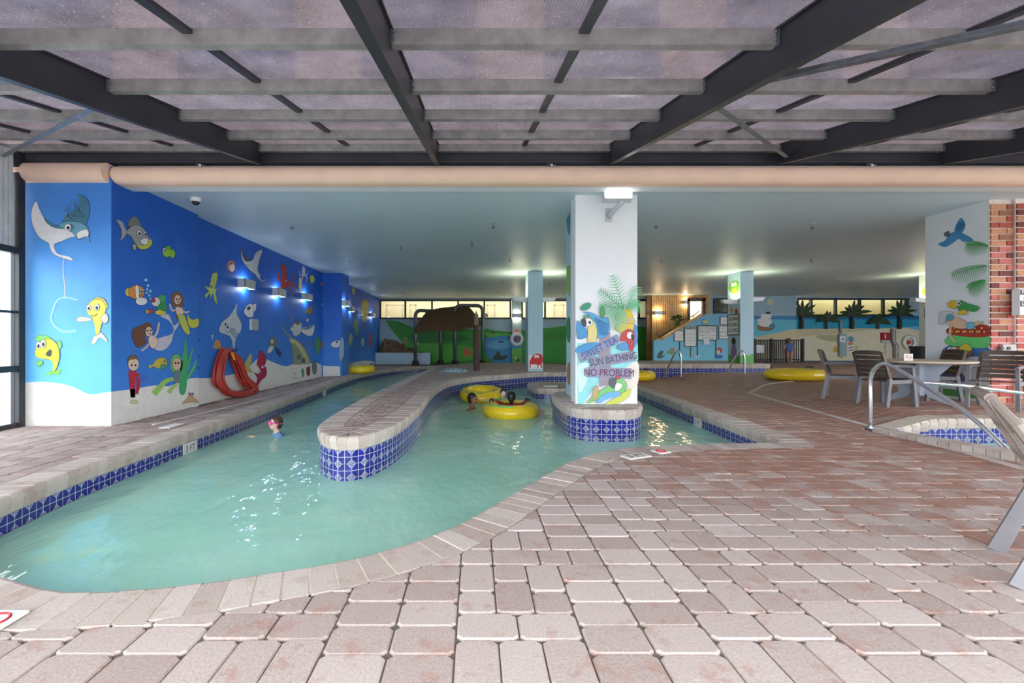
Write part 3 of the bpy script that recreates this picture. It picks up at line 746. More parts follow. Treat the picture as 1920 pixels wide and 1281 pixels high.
for i in range(len(RX)-1):
    a, b = RX[i]+0.022, RX[i+1]-0.022; xm = (RX[i]+RX[i+1])/2
    for y in PY:
        z0 = rz(y)+0.185; p_ = MB().bx(a, b, y-0.03, y+0.03, z0, z0+0.105).build('purlin', M_STEEL_M, can)
        if y > 2:
            for xe, s in ((a, 1), (b, -1)):
                pl_ = MB().bx(xe, xe+s*0.012, y-0.055, y-0.03, z0-0.01, z0+0.1)
                for q in (0.025, 0.075): pl_.ball((xe+s*0.02, y-0.045, z0+q), 0.011, nu=6, nv=4)
                pl_.build('bracket', M_BRACE, p_)
    ms = [xm] if b-a < 3 else [a+(b-a)/3, a+2*(b-a)/3]
    for x in ms: MB().bar((x, Y0c, rz(Y0c)+0.275), (x, Y1c, rz(Y1c)+0.275), 0.065, 0.03).build('batten', M_STEEL_D, can)
    cuts = [RX[i]]+ms+[RX[i+1]]
    for u, v in zip(cuts[:-1], cuts[1:]):
        V = []
        for yy_ in (Y0c, Y1c+0.1):
            for x in (u+0.004, v-0.004):
                for e in (0.303, 0.313): V.append((x, yy_, rz(yy_)+e))
        MB().add(V, [(0,1,3,2),(4,6,7,5),(0,4,5,1),(2,3,7,6),(0,2,6,4),(1,5,7,3)]).build('roof_sheet', M_PANEL, can)
MB().bx(-7.0, 18, 6.6, 6.68, 3.84, 4.06).bx(-7.0, 18, 6.54, 6.6, 3.84, 3.855).build('ledger', M_STEEL_D, can)
for (xa_, ya_, xb_, yb_) in ((1.99, 3.77, 4.47, 6.4), (1.99, 3.35, 4.47, 0.85), (-3.18, 3.8, -6.95, 6.5), (-3.18, 3.4, -6.95, 0.8), (6.85, 3.8, 9.3, 6.4)):
    A, B = Vector((xa_, ya_, rz(ya_)+0.06)), Vector((xb_, yb_, rz(yb_)+0.06))
    MB().bar(A, B, 0.05, 0.008).bar(A+Vector((0,0.022,0.025)), B+Vector((0,0.022,0.025)), 0.008, 0.05).build('brace', M_BRACE, can)
# ------------------------------------------------------------------ columns and inner walls
def C(x, y):                          # photo pixel -> point on the ceiling
    Y = F*(ZC-HC)/(CY-y); return Vector(((x-CX)*Y/F, Y, ZC))
YC = 7.43
colm = tag(empty('painted_column', (2.17, 7.9, ZI)), 'white column painted with parrots, palm and plank signs in the pool', 'column')
MB().bx(1.654, 2.68, YC, 7.79, ZI-0.004, ZC+0.1).build('front_shaft', M_WHITE, colm)
MB().bx(1.80, 2.56, 7.79, 8.9, ZI-0.004, ZC+0.05).build('rear_shaft', plain('pale_aqua_paint', (176, 212, 222), 0.6, var=0.05), colm)
T1 = (1060, 500, 4.573)
cp = ('Y', YC)
paint(colm, 'painted_water', cp, [((150, 222, 226), 'r', [(98,655),(620,655),(624,800),(560,860),(420,1000),(280,1000),(220,1080),(150,1180),(104,1180)]), ((206,240,242),'p',[(110,850),(200,830),(190,960),(130,1080),(108,1000)]), ((235,226,214),'p',[(520,870),(622,820),(622,1000),(560,1050),(500,980)])], T1)
L = []
def frond(x0, y0, x1, y1, n, ln, rgb, droop=0.5, w=5):
    out = [(rgb, 's', [(x0,y0),((x0+x1)/2,(y0+y1)/2-6),(x1,y1)], (w, 2))]
    dx, dy = x1-x0, y1-y0; Ld = math.hypot(dx, dy); tx, ty = dx/Ld, dy/Ld
    for i in range(n):
        t = (i+0.5)/n; bx_, by_ = x0+dx*t, y0+dy*t-6*math.sin(PI*t); l = ln*(0.45+0.9*math.sin(PI*min(1, t*0.85+0.12)))
        for s in (-1, 1):
            ex, ey = bx_+l*(0.55*tx-s*0.8*ty), by_+l*(0.55*ty+s*0.8*tx)+droop*l*0.5
            out.append((rgb, 's', [(bx_,by_),((bx_+ex)/2,(by_+ey)/2-l*0.08),(ex,ey)], (w, 1.2)))
    return out
for (a, b, c_, d) in ((500,360,400,75),(500,370,290,200),(510,370,612,175),(490,380,280,330),(500,385,360,430),(520,370,614,320),(500,390,420,540)):
    L += frond(a, b, c_, d, 11, 66, RND.choice([(104,190,140),(132,204,158),(84,172,122)]), w=8)
paint(colm, 'painted_palm', cp, L, T1)
paint(colm, 'painted_signpost', cp, [((160,150,160),'r',[(290,600),(380,560),(388,1010),(290,1030)])], T1, lift=0.02)
paint(colm, 'painted_hat', cp, [((226,196,80),'p',[(425,520),(470,480),(560,490),(600,520),(580,560),(500,570),(440,550)]), ((216,190,130),'p',[(418,440),(460,405),(540,420),(590,460),(580,490),(500,480),(430,460)]), ((232,196,50),'r',[(500,375),(545,350),(580,430),(530,445)])], T1, lift=0.022, outline=3)
L = [((70,150,205),'p',[(96,470),(140,500),(185,560),(180,600),(130,620),(98,600)]), ((90,165,215),'p',[(150,390),(230,400),(300,440),(360,440),(375,540),(340,600),(280,610),(250,520),(220,440)]), ((222,210,140),'p',[(200,500),(240,470),(265,540),(262,620),(235,665),(195,650),(188,580)]), ((235,235,232),'e',(190,478,42,34)), ((60,64,72),'p',[(135,460),(160,445),(175,480),(168,515),(145,500)]), ((60,64,72),'e',(205,480,9,11)), ((60,150,120),'e',(172,345,48,26,-0.5)), ((100,160,110),'e',(178,430,26,14)), ((90,160,100),'e',(312,390,22,48)), ((70,150,205),'p',[(92,700),(200,655),(280,660),(190,720),(100,740)])]
for i in range(12): L.append(((40,110,170),'s',[(240+i*9,430+i*5),(270+i*8,500),(285+i*6,590)],2.5))
paint(colm, 'painted_blue_parrot', cp, L, T1, lift=0.024, outline=2.5)
paint(colm, 'painted_red_parrot', cp, [((80,140,200),'p',[(590,500),(614,540),(612,640),(580,690),(560,620)]), ((196,62,70),'p',[(470,640),(480,570),(540,538),(585,570),(585,640),(575,715),(545,715),(530,650),(500,640)]), ((236,232,230),'e',(548,590,26,30)), ((50,52,60),'p',[(560,585),(580,590),(578,630),(565,620)]), ((84,150,205),'p',[(440,690),(480,655),(530,660),(530,712),(470,715)])], T1, lift=0.024, outline=2.5)
M_PL = plain('painted_plank', (176, 178, 196), 0.6, scale=14, var=0.12)
def plank(pts, words_, cxy, ang, size, rgb, wsc=1.0):
    L = [((152,152,180),'r',pts)]+[((104,106,136),'s',[((pts[0][0]*(1-t)+pts[3][0]*t), pts[0][1]*(1-t)+pts[3][1]*t), (pts[1][0]*(1-t)+pts[2][0]*t, pts[1][1]*(1-t)+pts[2][1]*t)], 2) for t in (0.02,0.3,0.7,0.98)]
    p = paint(colm, 'painted_plank', cp, L, T1, lift=0.03)
    c = W(1060+cxy[0]/4.573, 500+cxy[1]/4.573, YC); text(p, 'lettering', words_, (c.x, c.y-0.038, c.z), size, plain('lettering_%d_%d_%d' % rgb, rgb, 0.6), rot=(PI/2, -ang, 0), wscale=wsc)
plank([(105,750),(440,580),(470,640),(135,825)], 'SWEET TEA', (288,702), 0.475, 0.16, (40,92,164), 0.78)
plank([(205,785),(585,722),(602,805),(215,870)], 'SUN BATHING', (405,796), 0.165, 0.165, (72,76,92), 0.74)
plank([(180,862),(562,872),(560,962),(178,945)], 'NO PROBLEM', (370,912), -0.02, 0.17, (110,52,84), 0.80)
paint(colm, 'painted_surf_parrot', cp, [((206,214,92),'p',[(340,1180),(430,1120),(550,1045),(530,1120),(440,1170)]), ((130,200,120),'p',[(180,1165),(260,1090),(380,1010),(460,960),(515,1000),(500,1070),(400,1100),(300,1120),(230,1160)]), ((110,180,230),'p',[(260,1160),(330,1090),(440,1070),(460,1110),(360,1130),(300,1165)]), ((90,96,110),'p',[(380,965),(420,960),(430,1020),(400,1040),(372,1010)]), ((238,240,240),'p',[(430,1000),(480,1010),(460,1050),(420,1065)]), ((200,70,80),'e',(442,950,18,14)), ((200,170,110),'p',[(240,1040),(270,1020),(275,1090),(240,1150),(232,1090)])], T1, lift=0.032, outline=2)
paint(colm, 'painted_bamboo', ('X', 1.80, -1), [((150,190,90),'r',[(1062.4,500),(1070,496),(1070,560),(1062.4,545)]), ((60,150,90),'p',[(1063,600),(1069,598),(1069,640),(1063,635)]), ((190,130,90),'p',[(1063.5,690),(1069,680),(1069,720),(1064,715)]), ((70,150,170),'p',[(1063,405),(1069,395),(1069,440),(1064,430)])])
# floodlight on the column
fl = tag(empty('floodlight', (2.1, 7.1, 3.0)), 'lit grey floodlight on a jointed arm at the top of the painted column', 'lamp')
wp = W(1141, 404, YC); MB().bx(wp.x-0.055, wp.x+0.055, YC-0.02, YC, wp.z-0.11, wp.z+0.11).build('wall_plate', M_FIXTURE, fl)
MB().tube([(wp.x, YC-0.01, wp.z-0.02), (wp.x+0.03, YC-0.12, wp.z+0.02), (wp.x+0.1, YC-0.34, wp.z+0.10), (wp.x+0.11, YC-0.36, wp.z+0.2)], 0.04, 10).build('arm', M_FIXTURE, fl, smooth=True)
Mt = Matrix.Rotation(math.radians(-14), 3, 'X'); hc = W(1157, 366, YC-0.36)
MB().box(hc, (0.44, 0.13, 0.2), M=Mt).build('head', M_FIXTURE, fl); fins = MB()
for i in range(11): fins.box(hc+Mt @ Vector((-0.2+i*0.04, 0.02, 0.09)), (0.008, 0.1, 0.03), M=Mt)
fins.build('cooling_fins', M_FIXTURE, fl)
MB().box(hc+Mt @ Vector((0, -0.068, -0.005)), (0.39, 0.008, 0.165), M=Mt).build('lens', glow('flood_lens', (255, 252, 244), 5), fl)
# smaller columns
def column(name, label, x0, x1, y0, y1, zb, m):
    c = tag(empty(name, ((x0+x1)/2, (y0+y1)/2, zb)), label, 'column'); MB().bx(x0, x1, y0, y1, zb, ZC+0.02).build('shaft', m, c); return c
M_COLB = plain('pale_blue_column', (172, 202, 218), 0.6, var=0.03)
cx0, cx1 = W(990, 0, 15.5).x, W(1018, 0, 15.5).x
crab = column('crab_column', 'plain pale blue column with a painted red crab at its foot', cx0, cx1, 15.5, 16.3, ZI, M_COLB)
paint(crab, 'painted_crab', ('Y', 15.5), [((246,240,238),'r',[(1494,895),(1620,895),(1622,1015),(1496,1015)]), ((206,36,44),'p',[(1500,970),(1520,910),(1560,880),(1610,890),(1622,940),(1600,980),(1550,975)]), ((206,36,44),'s',[(1510,960),(1505,1010)],10), ((206,36,44),'s',[(1600,960),(1612,1010)],10), ((206,36,44),'s',[(1580,970),(1575,1008)],8), ((250,250,250),'e',(1555,905,10,14)), ((250,250,250),'e',(1575,905,10,14)), ((20,20,20),'e',(1557,908,4,6)), ((20,20,20),'e',(1574,908,4,6))], (680, 480, 4.7975))
sx0, sx1 = W(1388, 0, 15.53).x, W(1413, 0, 15.53).x
sgc = column('sign_column', 'pale blue column with a framed warning sign and painted grass foot', sx0, sx1, 15.53, 16.3, 0.468, M_COLB)
paint(sgc, 'painted_grass', ('Y', 15.53), [((96,180,84),'r',[(1388,668),(1395,665),(1404,667),(1413,662),(1413,684),(1388,684)])])
paint(sgc, 'painted_parrot', ('X', sx0, -1), [((120,176,70),'p',[(1366,540),(1372,528),(1385,528),(1386,545),(1378,552),(1370,548)]), ((236,200,60),'e',(1377,546,4,5)), ((250,250,250),'e',(1373.5,534,2.2,4)), ((250,250,250),'e',(1379,533,2.2,4)), ((196,60,50),'e',(1381,585,3,6)), ((214,150,70),'e',(1372,582,3,5)), ((96,180,84),'r',[(1366,665),(1387,668),(1387.6,683),(1366,681)]), ((130,110,160),'p',[(1372,650),(1379,648),(1382,668),(1376,676),(1371,668)]), ((40,36,44),'e',(1376,640,4,7))])
gcx0 = W(1723, 0, 16.5).x
grc = column('parrot_column', 'pale column with a painted green parrot behind the brick pillar', gcx0, gcx0+0.8, 15.7, 16.5, 0.16, plain('cream_column', (206, 214, 206), 0.6, var=0.04))
paint(grc, 'painted_parrot', ('X', gcx0, -1), [((96,160,60),'p',[(1733,540),(1742,528),(1750,518),(1755,520),(1754,536),(1747,548),(1738,552)]), ((214,190,60),'p',[(1728,545),(1740,540),(1748,552),(1735,556)]), ((120,60,40),'e',(1746,526,4,5))])
paint(grc, 'painted_notice', ('X', gcx0, -1), [((60,66,76),'r',[(1733,578),(1755,578),(1755,596),(1733,596)]), ((196,206,210),'r',[(1734,579),(1755,579),(1755,595),(1734,595)]), ((70,70,80),'r',[(1736,600),(1755,600),(1755,612),(1736,612)])])
# brick pillar with a white painted flank
bp = tag(empty('brick_pillar', (9.9, 8.2, 0.16)), 'pillar faced with red brick and a white flank painted with a floating bather', 'pillar')
PX, PY0, PY1 = 8.80, 7.69, 8.77
MB().bx(PX, 12.0, PY0, PY1, 0.15, ZC+0.02).build('core', M_WHITE, bp)
MBR = []
for nm, c in (('red_brick', (160, 74, 62)), ('brown_brick', (142, 92, 70)), ('rose_brick', (182, 104, 96)), ('tan_brick', (184, 130, 100)), ('dark_brick', (104, 52, 50))): MBR.append(plain(nm, c, 0.8, scale=18, var=0.2, bmp=0.2))
MB().bx(PX, 12.0, PY0-0.012, PY0, 0.15, ZC).build('mortar', plain('pale_mortar', (216, 208, 200), 0.9), bp)
ch, bl = 0.1035, 0.272; r = 0
bm_b = MB().box((0, 0, 0), (bl-0.018, 0.03, ch-0.018)).build('brick', MBR[0], keep0=True).data
for o in [o for o in bpy.data.objects if o.data == bm_b]: bpy.data.objects.remove(o)
variants = [bm_b]
for m_ in MBR[1:]: q = bm_b.copy(); q.materials[0] = m_; variants.append(q)
XP = W(1908, 0, 7.6).x
for bx0, bx1, by in ((PX, XP, PY0-0.02), (XP, XP+0.85, 7.625)):
    z = 0.17; r = 0
    while z+ch < ZC:
        x = bx0-(bl/2 if r % 2 else 0)
        while x < bx1-0.02:
            a, b = max(x, bx0), min(x+bl, bx1)
            if b-a > 0.05:
                o = bpy.data.objects.new('brick', RND.choices(variants, (3, 3, 3, 3, 1))[0]); COL.objects.link(o); o.parent = bp
                o.location = Vector(((a+b)/2, by-RND.uniform(0, 0.004), z+ch/2))-bp.location; o.scale = ((b-a-0.018)/(bl-0.018), 1, 1)
            x += bl
        z += ch; r += 1
MB().bx(W(1908, 0, 7.6).x, W(1908, 0, 7.6).x+2.0, 7.63, 7.67, 0.15, ZC).build('projecting_pier', MATS['pale_mortar'], bp)
T2 = (1680, 350, 3.767); sp_ = ('X', PX, -1)
L = [((76,150,206),'p',[(375,340),(430,320),(500,345),(545,380),(480,390),(440,370),(400,400),(350,425),(300,405),(350,380)]), ((76,150,206),'p',[(415,310),(440,245),(465,225),(490,270),(470,320),(440,330)]), ((96,110,110),'p',[(343,330),(375,315),(380,345),(350,350)])]
for i in range(7): L.append(((40,96,150),'s',[(430+i*8,320-i*4),(440+i*7,260-i*2)],3))
paint(bp, 'painted_blue_parrot', sp_, L, T2, outline=2)
L = []
for (a, b, c_, d) in ((655,420,505,410),(655,560,415,620),(655,660,545,720)): L += frond(a, b, c_, d, 16, 52, (76,168,84), w=6, droop=0.9)
paint(bp, 'painted_fronds', sp_, L, T2)
L = [((72,130,196),'p',[(335,1150),(400,1120),(560,1130),(655,1140),(655,1190),(480,1200),(350,1190)]), ((110,210,120),'p',[(350,1080),(400,1050),(540,1040),(655,1050),(655,1130),(540,1140),(420,1130),(355,1110)]), ((186,60,50),'p',[(360,1010),(420,985),(540,975),(655,985),(655,1055),(540,1062),(420,1050),(370,1040)])]
for i in range(16): L.append(((240,190,90),'e',(380+i*17,1025+8*math.sin(i*2.1)-(i % 3)*9,7,9)))
L += [((226,190,160),'p',[(370,950),(440,920),(520,960),(600,950),(630,960),(560,990),(470,1005),(400,985)]), ((226,190,160),'s',[(400,985),(395,1050),(430,1100)],16), ((120,190,226),'p',[(510,965),(560,960),(565,1000),(520,1005)]), ((206,208,214),'p',[(320,960),(330,890),(380,880),(420,895),(370,940),(340,970)]), ((90,170,190),'e',(395,925,26,22)), ((226,186,52),'p',[(378,840),(400,810),(440,808),(460,835),(430,860),(400,855)]), ((62,160,86),'p',[(450,850),(470,805),(520,825),(600,850),(570,885),(510,870),(470,880)]), ((250,250,250),'e',(458,825,15,17)), ((20,20,20),'e',(460,826,6,8)), ((222,190,70),'p',[(455,890),(490,870),(525,885),(500,905),(465,905)]),
      ((168,120,84),'p',[(340,1180),(390,1140),(470,1130),(560,1160),(520,1210),(400,1230)]), ((250,250,250),'e',(400,1150,16,16)), ((250,250,250),'e',(428,1150,16,16)), ((20,20,20),'e',(402,1152,6,6)), ((20,20,20),'e',(426,1152,6,6)), ((214,196,70),'p',[(470,1140),(520,1110),(560,1150),(500,1165)])]
paint(bp, 'painted_floating_bather', sp_, L, T2, outline=2)
paint(bp, 'painted_legs_and_grass', sp_, [((96,170,90),'r',[(1768,728),(1852,738),(1852,750),(1768,741)]), ((206,182,70),'p',[(1772,686),(1800,688),(1800,697),(1774,695)]), ((110,104,160),'p',[(1768,697),(1802,699),(1808,716),(1770,712)])])
sg = MB().bx(W(1911, 0, 7.5).x, W(1911, 0, 7.5).x+0.5, 7.49, 7.605, W(0, 591, 7.5).z, W(0, 542, 7.5).z).build('river_sign', M_WHITE); tag(sg, 'small white and navy sign mounted on the brick pillar', 'sign')
navy = plain('navy_print', (26, 32, 66), 0.5)
X9 = W(1911, 0, 7.5).x
for (a, b, s, m_) in ((543, 553, 'FI', M_WHITE), (554, 563, 'A', navy), (564, 575, 'LAZ', M_WHITE), (577, 589, '- 6', navy)):
    za, zb = W(0, b, 7.48).z, W(0, a, 7.48).z
    if m_ is M_WHITE: MB().bx(X9+0.006, X9+0.49, 7.484, 7.489, za, zb).build('band', navy, sg)
    text(sg, 'lettering', s, (X9+0.02 if s in ('FI', 'LAZ') else X9+0.05, 7.481, (za+zb)/2), 0.088, m_, align='LEFT')
ob = tag(MB().bx(W(1873,0,7.66).x, W(1898,0,7.66).x, 7.60, 7.665, W(0,661,7.66).z, W(0,646,7.66).z).build('outlet_box', plain('grey_box', (168,164,160), 0.5)), 'small grey electrical box on the brick pillar', 'outlet')
ob2 = MB()
for x in (1878, 1891): ob2.lathe([(0.03,0),(0.03,0.012)], W(x, 653, 7.6), 10, Matrix.Rotation(PI/2, 3, 'X'))
ob2.build('socket', M_BLACK, ob)

# wooden slat wall with doorway, stair wall with signs
YWd = 23.5; M_WOOD = plain('warm_wood', (188, 146, 92), 0.5, scale=3, var=0.25); M_WOODD = plain('dark_wood', (120, 84, 52), 0.55, scale=3, var=0.25)
ww = MB().bx(W(1213,0,YWd).x, W(1290,0,YWd).x, YWd, YWd+0.15, -0.1, ZC).bx(W(1290,0,YWd).x, W(1330,0,YWd).x, YWd, YWd+0.15, W(0,560,YWd).z, ZC).bx(W(1319,0,YWd).x, W(1330,0,YWd).x, YWd, YWd+0.15, -0.1, ZC)
ww = ww.build('wall_wood', M_WOODD, keep0=True); tag(ww, kind='structure')
px = 1222
while px < 1329:
    w_ = 4.2; zb = 0.0 if px < 1288 or px > 1319 else W(0, 558, YWd).z
    MB().bx(W(px,0,YWd).x, W(px+w_-0.5,0,YWd).x, YWd-0.03-RND.uniform(0,0.012), YWd, zb, ZC-0.01).build('board', M_WOOD, ww); px += w_
d5 = structure('door_5'); MB().bx(W(1288,0,YWd).x, W(1293,0,YWd).x, YWd-0.06, YWd+0.1, 0.5, W(0,561,YWd).z).bx(W(1316,0,YWd).x, W(1321,0,YWd).x, YWd-0.06, YWd+0.1, 0.5, W(0,561,YWd).z).bx(W(1288,0,YWd).x, W(1321,0,YWd).x, YWd-0.06, YWd+0.1, W(0,565,YWd).z, W(0,560,YWd).z).build('door_frame', plain('dark_door_frame', (56, 40, 32), 0.5), d5)
MB().bx(W(1285,0,YWd).x, W(1325,0,YWd).x, YWd+1.5, YWd+1.6, 0.5, ZC).bx(W(1285,0,YWd).x, W(1286,0,YWd).x, YWd+0.2, YWd+1.5, 0.5, ZC).bx(W(1324,0,YWd).x, W(1325,0,YWd).x, YWd+0.2, YWd+1.5, 0.5, ZC).build('lobby', M_CREAM, d5)
area('lobby_light', (W(1305,0,YWd).x, YWd+0.8, 3.6), 0.7, 0.7, 20, (1.0, 0.9, 0.76))
YR1, YR2 = 23.8, 24.6
wr = MB().bx(W(1330,0,YR1).x, W(1493,0,YR1).x, YR1, YR1+0.2, -0.1, ZC)
zq0, zq1 = W(0, 592, YR2).z, W(0, 560, YR2).z
wr.bx(W(1493,0,YR1).x-0.2, W(1493,0,YR1).x, YR1, YR2+0.3, -0.1, ZC).bx(W(1480,0,YR2).x, 25.6, YR2, YR2+0.2, -0.1, zq0).bx(W(1480,0,YR2).x, 25.6, YR2, YR2+0.2, zq1, ZC).bx(W(1700,0,YR2).x, 25.6, YR2, YR2+0.2, zq0, zq1)
wr = wr.build('wall_far', M_BACK, keep0=True); tag(wr, kind='structure')
wri = tag(MB().bx(25.5, 25.8, 8, 26, -0.1, ZC).build('wall_right', M_BACK, keep0=True), kind='structure')
window(3, [1495, 1521, 1567, 1612, 1656, 1701], YR2, zq0, zq1); window(4, [1340, 1366], YR1-0.06, W(0,588,YR1).z, W(0,560,YR1).z)
MB().bx(W(1340,0,YR1).x, W(1366,0,YR1).x, YR1-0.03, YR1-0.005, W(0,588,YR1).z, W(0,560,YR1).z).build('garden_view', plain('leafy_view', (92, 100, 70), 0.7, scale=2.5, var=0.7), wr)
rb = MB().bx(W(1493,0,YR2).x, 25.6, YR2+1.8, YR2+1.9, 1.0, ZC+0.3).bx(W(1493,0,YR2).x, 25.6, YR2+0.2, YR2+1.9, 1.0, 1.1).build('wall_lounge', plain('lounge_tan', (196, 176, 120), 0.6, scale=0.4, var=0.2), keep0=True); tag(rb, kind='structure')
area('lounge_light', (21.5, YR2+1.0, 3.6), 6, 0.5, 16, (1.0, 0.88, 0.6))
T3 = (1400, 480, 5.333); f1, f2 = ('Y', YR1), ('Y', YR2)
paint(wr, 'painted_sea', f1, [((52,130,190),'r',[(70,600),(495,600),(495,640),(70,640)]), ((96,190,214),'r',[(70,630),(495,640),(495,760),(70,800)]), ((210,196,158),'p',[(75,830),(200,790),(350,760),(495,735),(495,850),(75,860)]), ((222,210,182),'r',[(70,830),(495,815),(495,1060),(70,1060)])], T3)
paint(wr, 'painted_moon', f1, [((206,208,176),'e',(235,462,32,34))], T3)
paint(wr, 'painted_ship', f1, [((150,104,72),'p',[(110,690),(160,690),(215,715),(250,745),(150,750),(115,735)]), ((226,228,224),'p',[(110,640),(150,620),(240,630),(245,690),(190,710),(120,690)]), ((232,234,230),'p',[(140,600),(160,580),(240,585),(240,620),(150,620)]), ((40,36,36),'r',[(190,560),(235,560),(235,583),(190,580)]), ((60,44,36),'e',(252,705,26,28)), ((96,190,214),'e',(252,705,17,19)), ((60,44,36),'s',[(225,705),(280,705)],5), ((60,44,36),'s',[(252,675),(252,735)],5)], T3, lift=0.003)
paint(wr, 'painted_beach', f2, [((30,110,170),'r',[(490,600),(1725,600),(1725,640),(490,640)]), ((40,160,196),'r',[(490,636),(1725,636),(1725,720),(490,735)]), ((206,196,160),'r',[(490,732),(900,728),(1330,722),(1725,712),(1725,1045),(490,1045)]), ((226,218,190),'r',[(490,812),(950,770),(1330,730),(1590,715),(1725,745),(1725,1045),(490,1045)]), ((186,178,140),'p',[(690,800),(900,790),(990,800),(1000,860),(800,850)]), ((120,196,226),'p',[(1590,712),(1725,706),(1725,740),(1640,730)])], T3)
# sign wall: the side of the stair, sloping top
YS = 22.0
pts = [(1226,683),(1366,683),(1366,588),(1315,590),(1296,599),(1240,637),(1226,638)]
sw_ = MB(); V = [W(x, y, YS) for x, y in pts]+[W(x, y, YS)+Vector((0, 0.18, 0)) for x, y in pts]; n = len(pts)
tri = geometry.tessellate_polygon([[Vector((x, y, 0)) for x, y in pts]])
sw_.add(V, [(i, (i+1) % n, n+(i+1) % n, n+i) for i in range(n)]+[tuple(t) for t in tri]+[tuple(n+i for i in t) for t in tri])
sw_ = sw_.build('wall_stair', mural_wall_mat('mural_bright_sea', (110, 170, 206), (120, 206, 230), 0.2, 2.4), keep0=True); tag(sw_, kind='structure')
MB().bar(W(1228, 636.5, YS-0.02), W(1241, 636, YS-0.02), 0.24, 0.09).bar(W(1240, 636.5, YS-0.02), W(1315, 589.5, YS-0.02), 0.24, 0.1).build('stair_trim', M_WOOD, sw_)
MB().tube([W(1236, 632, YS+0.3), W(1263, 616, YS+0.3), W(1275, 602, YS+0.3), W(1300, 592, YS+0.3), W(1312, 583, YS+0.3)], 0.022, 6).tube([W(1236, 640, YS+0.3), W(1236, 632, YS+0.3)], 0.022, 6).tube([W(1300, 600, YS+0.3), W(1300, 592, YS+0.3)], 0.022, 6).build('stair_rail', M_BLACKFRAME, sw_)
paint(sw_, 'painted_fish', ('Y', YS), [((70,90,110),'p',[(275,1020),(300,960),(340,950),(330,1000),(360,990),(330,1020)]), ((120,170,110),'e',(415,965,45,20)), ((190,120,70),'e',(430,935,22,14)), ((60,110,190),'e',(895,1010,45,20)), ((196,70,60),'e',(900,945,30,28)), ((236,210,180),'e',(890,960,16,20)), ((220,200,120),'e',(615,975,16,26)), ((90,150,170),'p',[(715,660),(740,630),(790,655),(780,690),(740,690)]), ((214,204,120),'e',(760,660,28,18)), ((230,230,226),'e',(680,1005,20,14))], (1180, 480, 5.337))
def framed(label, x0, y0, x1, y1, Y, lines, fr=0.03, head=None, post=None, frc=(62, 84, 78), plane='Y', board=None):
    """A framed notice; lines: (text, photo y, letter height in photo pixels, rgb)."""
    if plane == 'Y':
        a, b = W(x0, y1, Y), W(x1, y0, Y); g = MB().bx(a.x, b.x, Y-0.03, Y-0.005, a.z, b.z)
    o = g.build('notice_board', board or plain('notice_white', (226, 228, 224), 0.5, var=0.03)); tag(o, label, 'sign')
    f = MB().bx(a.x-fr, b.x+fr, Y-0.045, Y-0.006, b.z, b.z+fr).bx(a.x-fr, b.x+fr, Y-0.045, Y-0.006, a.z-fr, a.z).bx(a.x-fr, a.x, Y-0.045, Y-0.006, a.z, b.z).bx(b.x, b.x+fr, Y-0.045, Y-0.006, a.z, b.z)
    f.build('frame', plain('frame_%d' % frc[0], frc, 0.5), o)
    if head: MB().bx(a.x+0.02, b.x-0.02, Y-0.034, Y-0.03, W(0, head[1], Y).z, W(0, head[0], Y).z).build('header_band', navy, o)
    for s, py, hp, rgb in lines:
        if s == '-':
            MB().bx(a.x+0.06, b.x-0.06, Y-0.033, Y-0.0305, W(0, py+hp/2, Y).z, W(0, py-hp/2, Y).z).build('text_line', plain('grey_print', (150, 154, 160), 0.6), o); continue
        c = W((x0+x1)/2, py, Y); size = hp*Y/F/0.70; t = text(o, 'lettering', s, (c.x, Y-0.034, c.z), size, plain('print_%d_%d_%d' % rgb, rgb, 0.5))
        wd = max(v.co.x for v in t.data.vertices)-min(v.co.x for v in t.data.vertices); mx = (b.x-a.x)*0.92
        if wd > mx:
            cx_ = c.x-o.location.x
            for v in t.data.vertices: v.co.x = cx_+(v.co.x-cx_)*mx/wd
    if post:
        for x in post[0]: MB().bx(W(x,0,Y).x-0.025, W(x,0,Y).x+0.025, Y-0.03, Y-0.004, W(0, post[1], Y).z, a.z-fr).build('post', plain('frame_%d' % frc[0], frc, 0.5), o)
    return o
NV, GY = (40, 44, 104), (120, 124, 132)
framed('small white notice on a thin post beside the long rules sign', 1264.5, 621, 1280.5, 639, YS, [('-', 627, 0.7, GY), ('-', 630, 0.7, GY), ('-', 633, 0.7, GY)], post=((1274,), 668))
framed('tall white rules sign with navy heading on the stair wall', 1284, 612.5, 1304.5, 649, YS, [('POOL RULES', 615.6, 2.4, (236,236,240))]+[('-', 620+i*2.6, 0.6, GY) for i in range(10)], head=(613.5, 617.6), post=((1294.5,), 669))
framed('wide NO LIFEGUARD ON DUTY sign on two posts', 1309, 612, 1342, 637, YS, [('NO LIFEGUARD', 616, 5.2, NV), ('ON DUTY', 622.6, 5.2, NV), ('SWIM AT YOUR', 629, 4.0, GY), ('OWN RISK', 634, 3.6, GY)], post=((1307.5, 1342), 668), fr=0.05)
pn = MB().bx(W(1318,0,YS).x, W(1329,0,YS).x, YS-0.06, YS-0.052, W(0,646,YS).z, W(0,636,YS).z).build('paper_notice', plain('paper', (216, 222, 236), 0.7)); tag(pn, 'small paper sheet taped under the NO LIFEGUARD sign', 'paper')
framed('small framed notice at the top beside the sign column', 1350.5, 595, 1366, 608.5, YS, [('-', 598+i*2.4, 0.7, GY) for i in range(5)])
framed('white NO DIVING sign half hidden by the sign column', 1348, 612, 1372, 635, YS, [('CHILDREN', 616, 4, GY), ('NO DIVING', 623, 4.6, NV), ('ALLOWED', 630, 4.6, GY)])
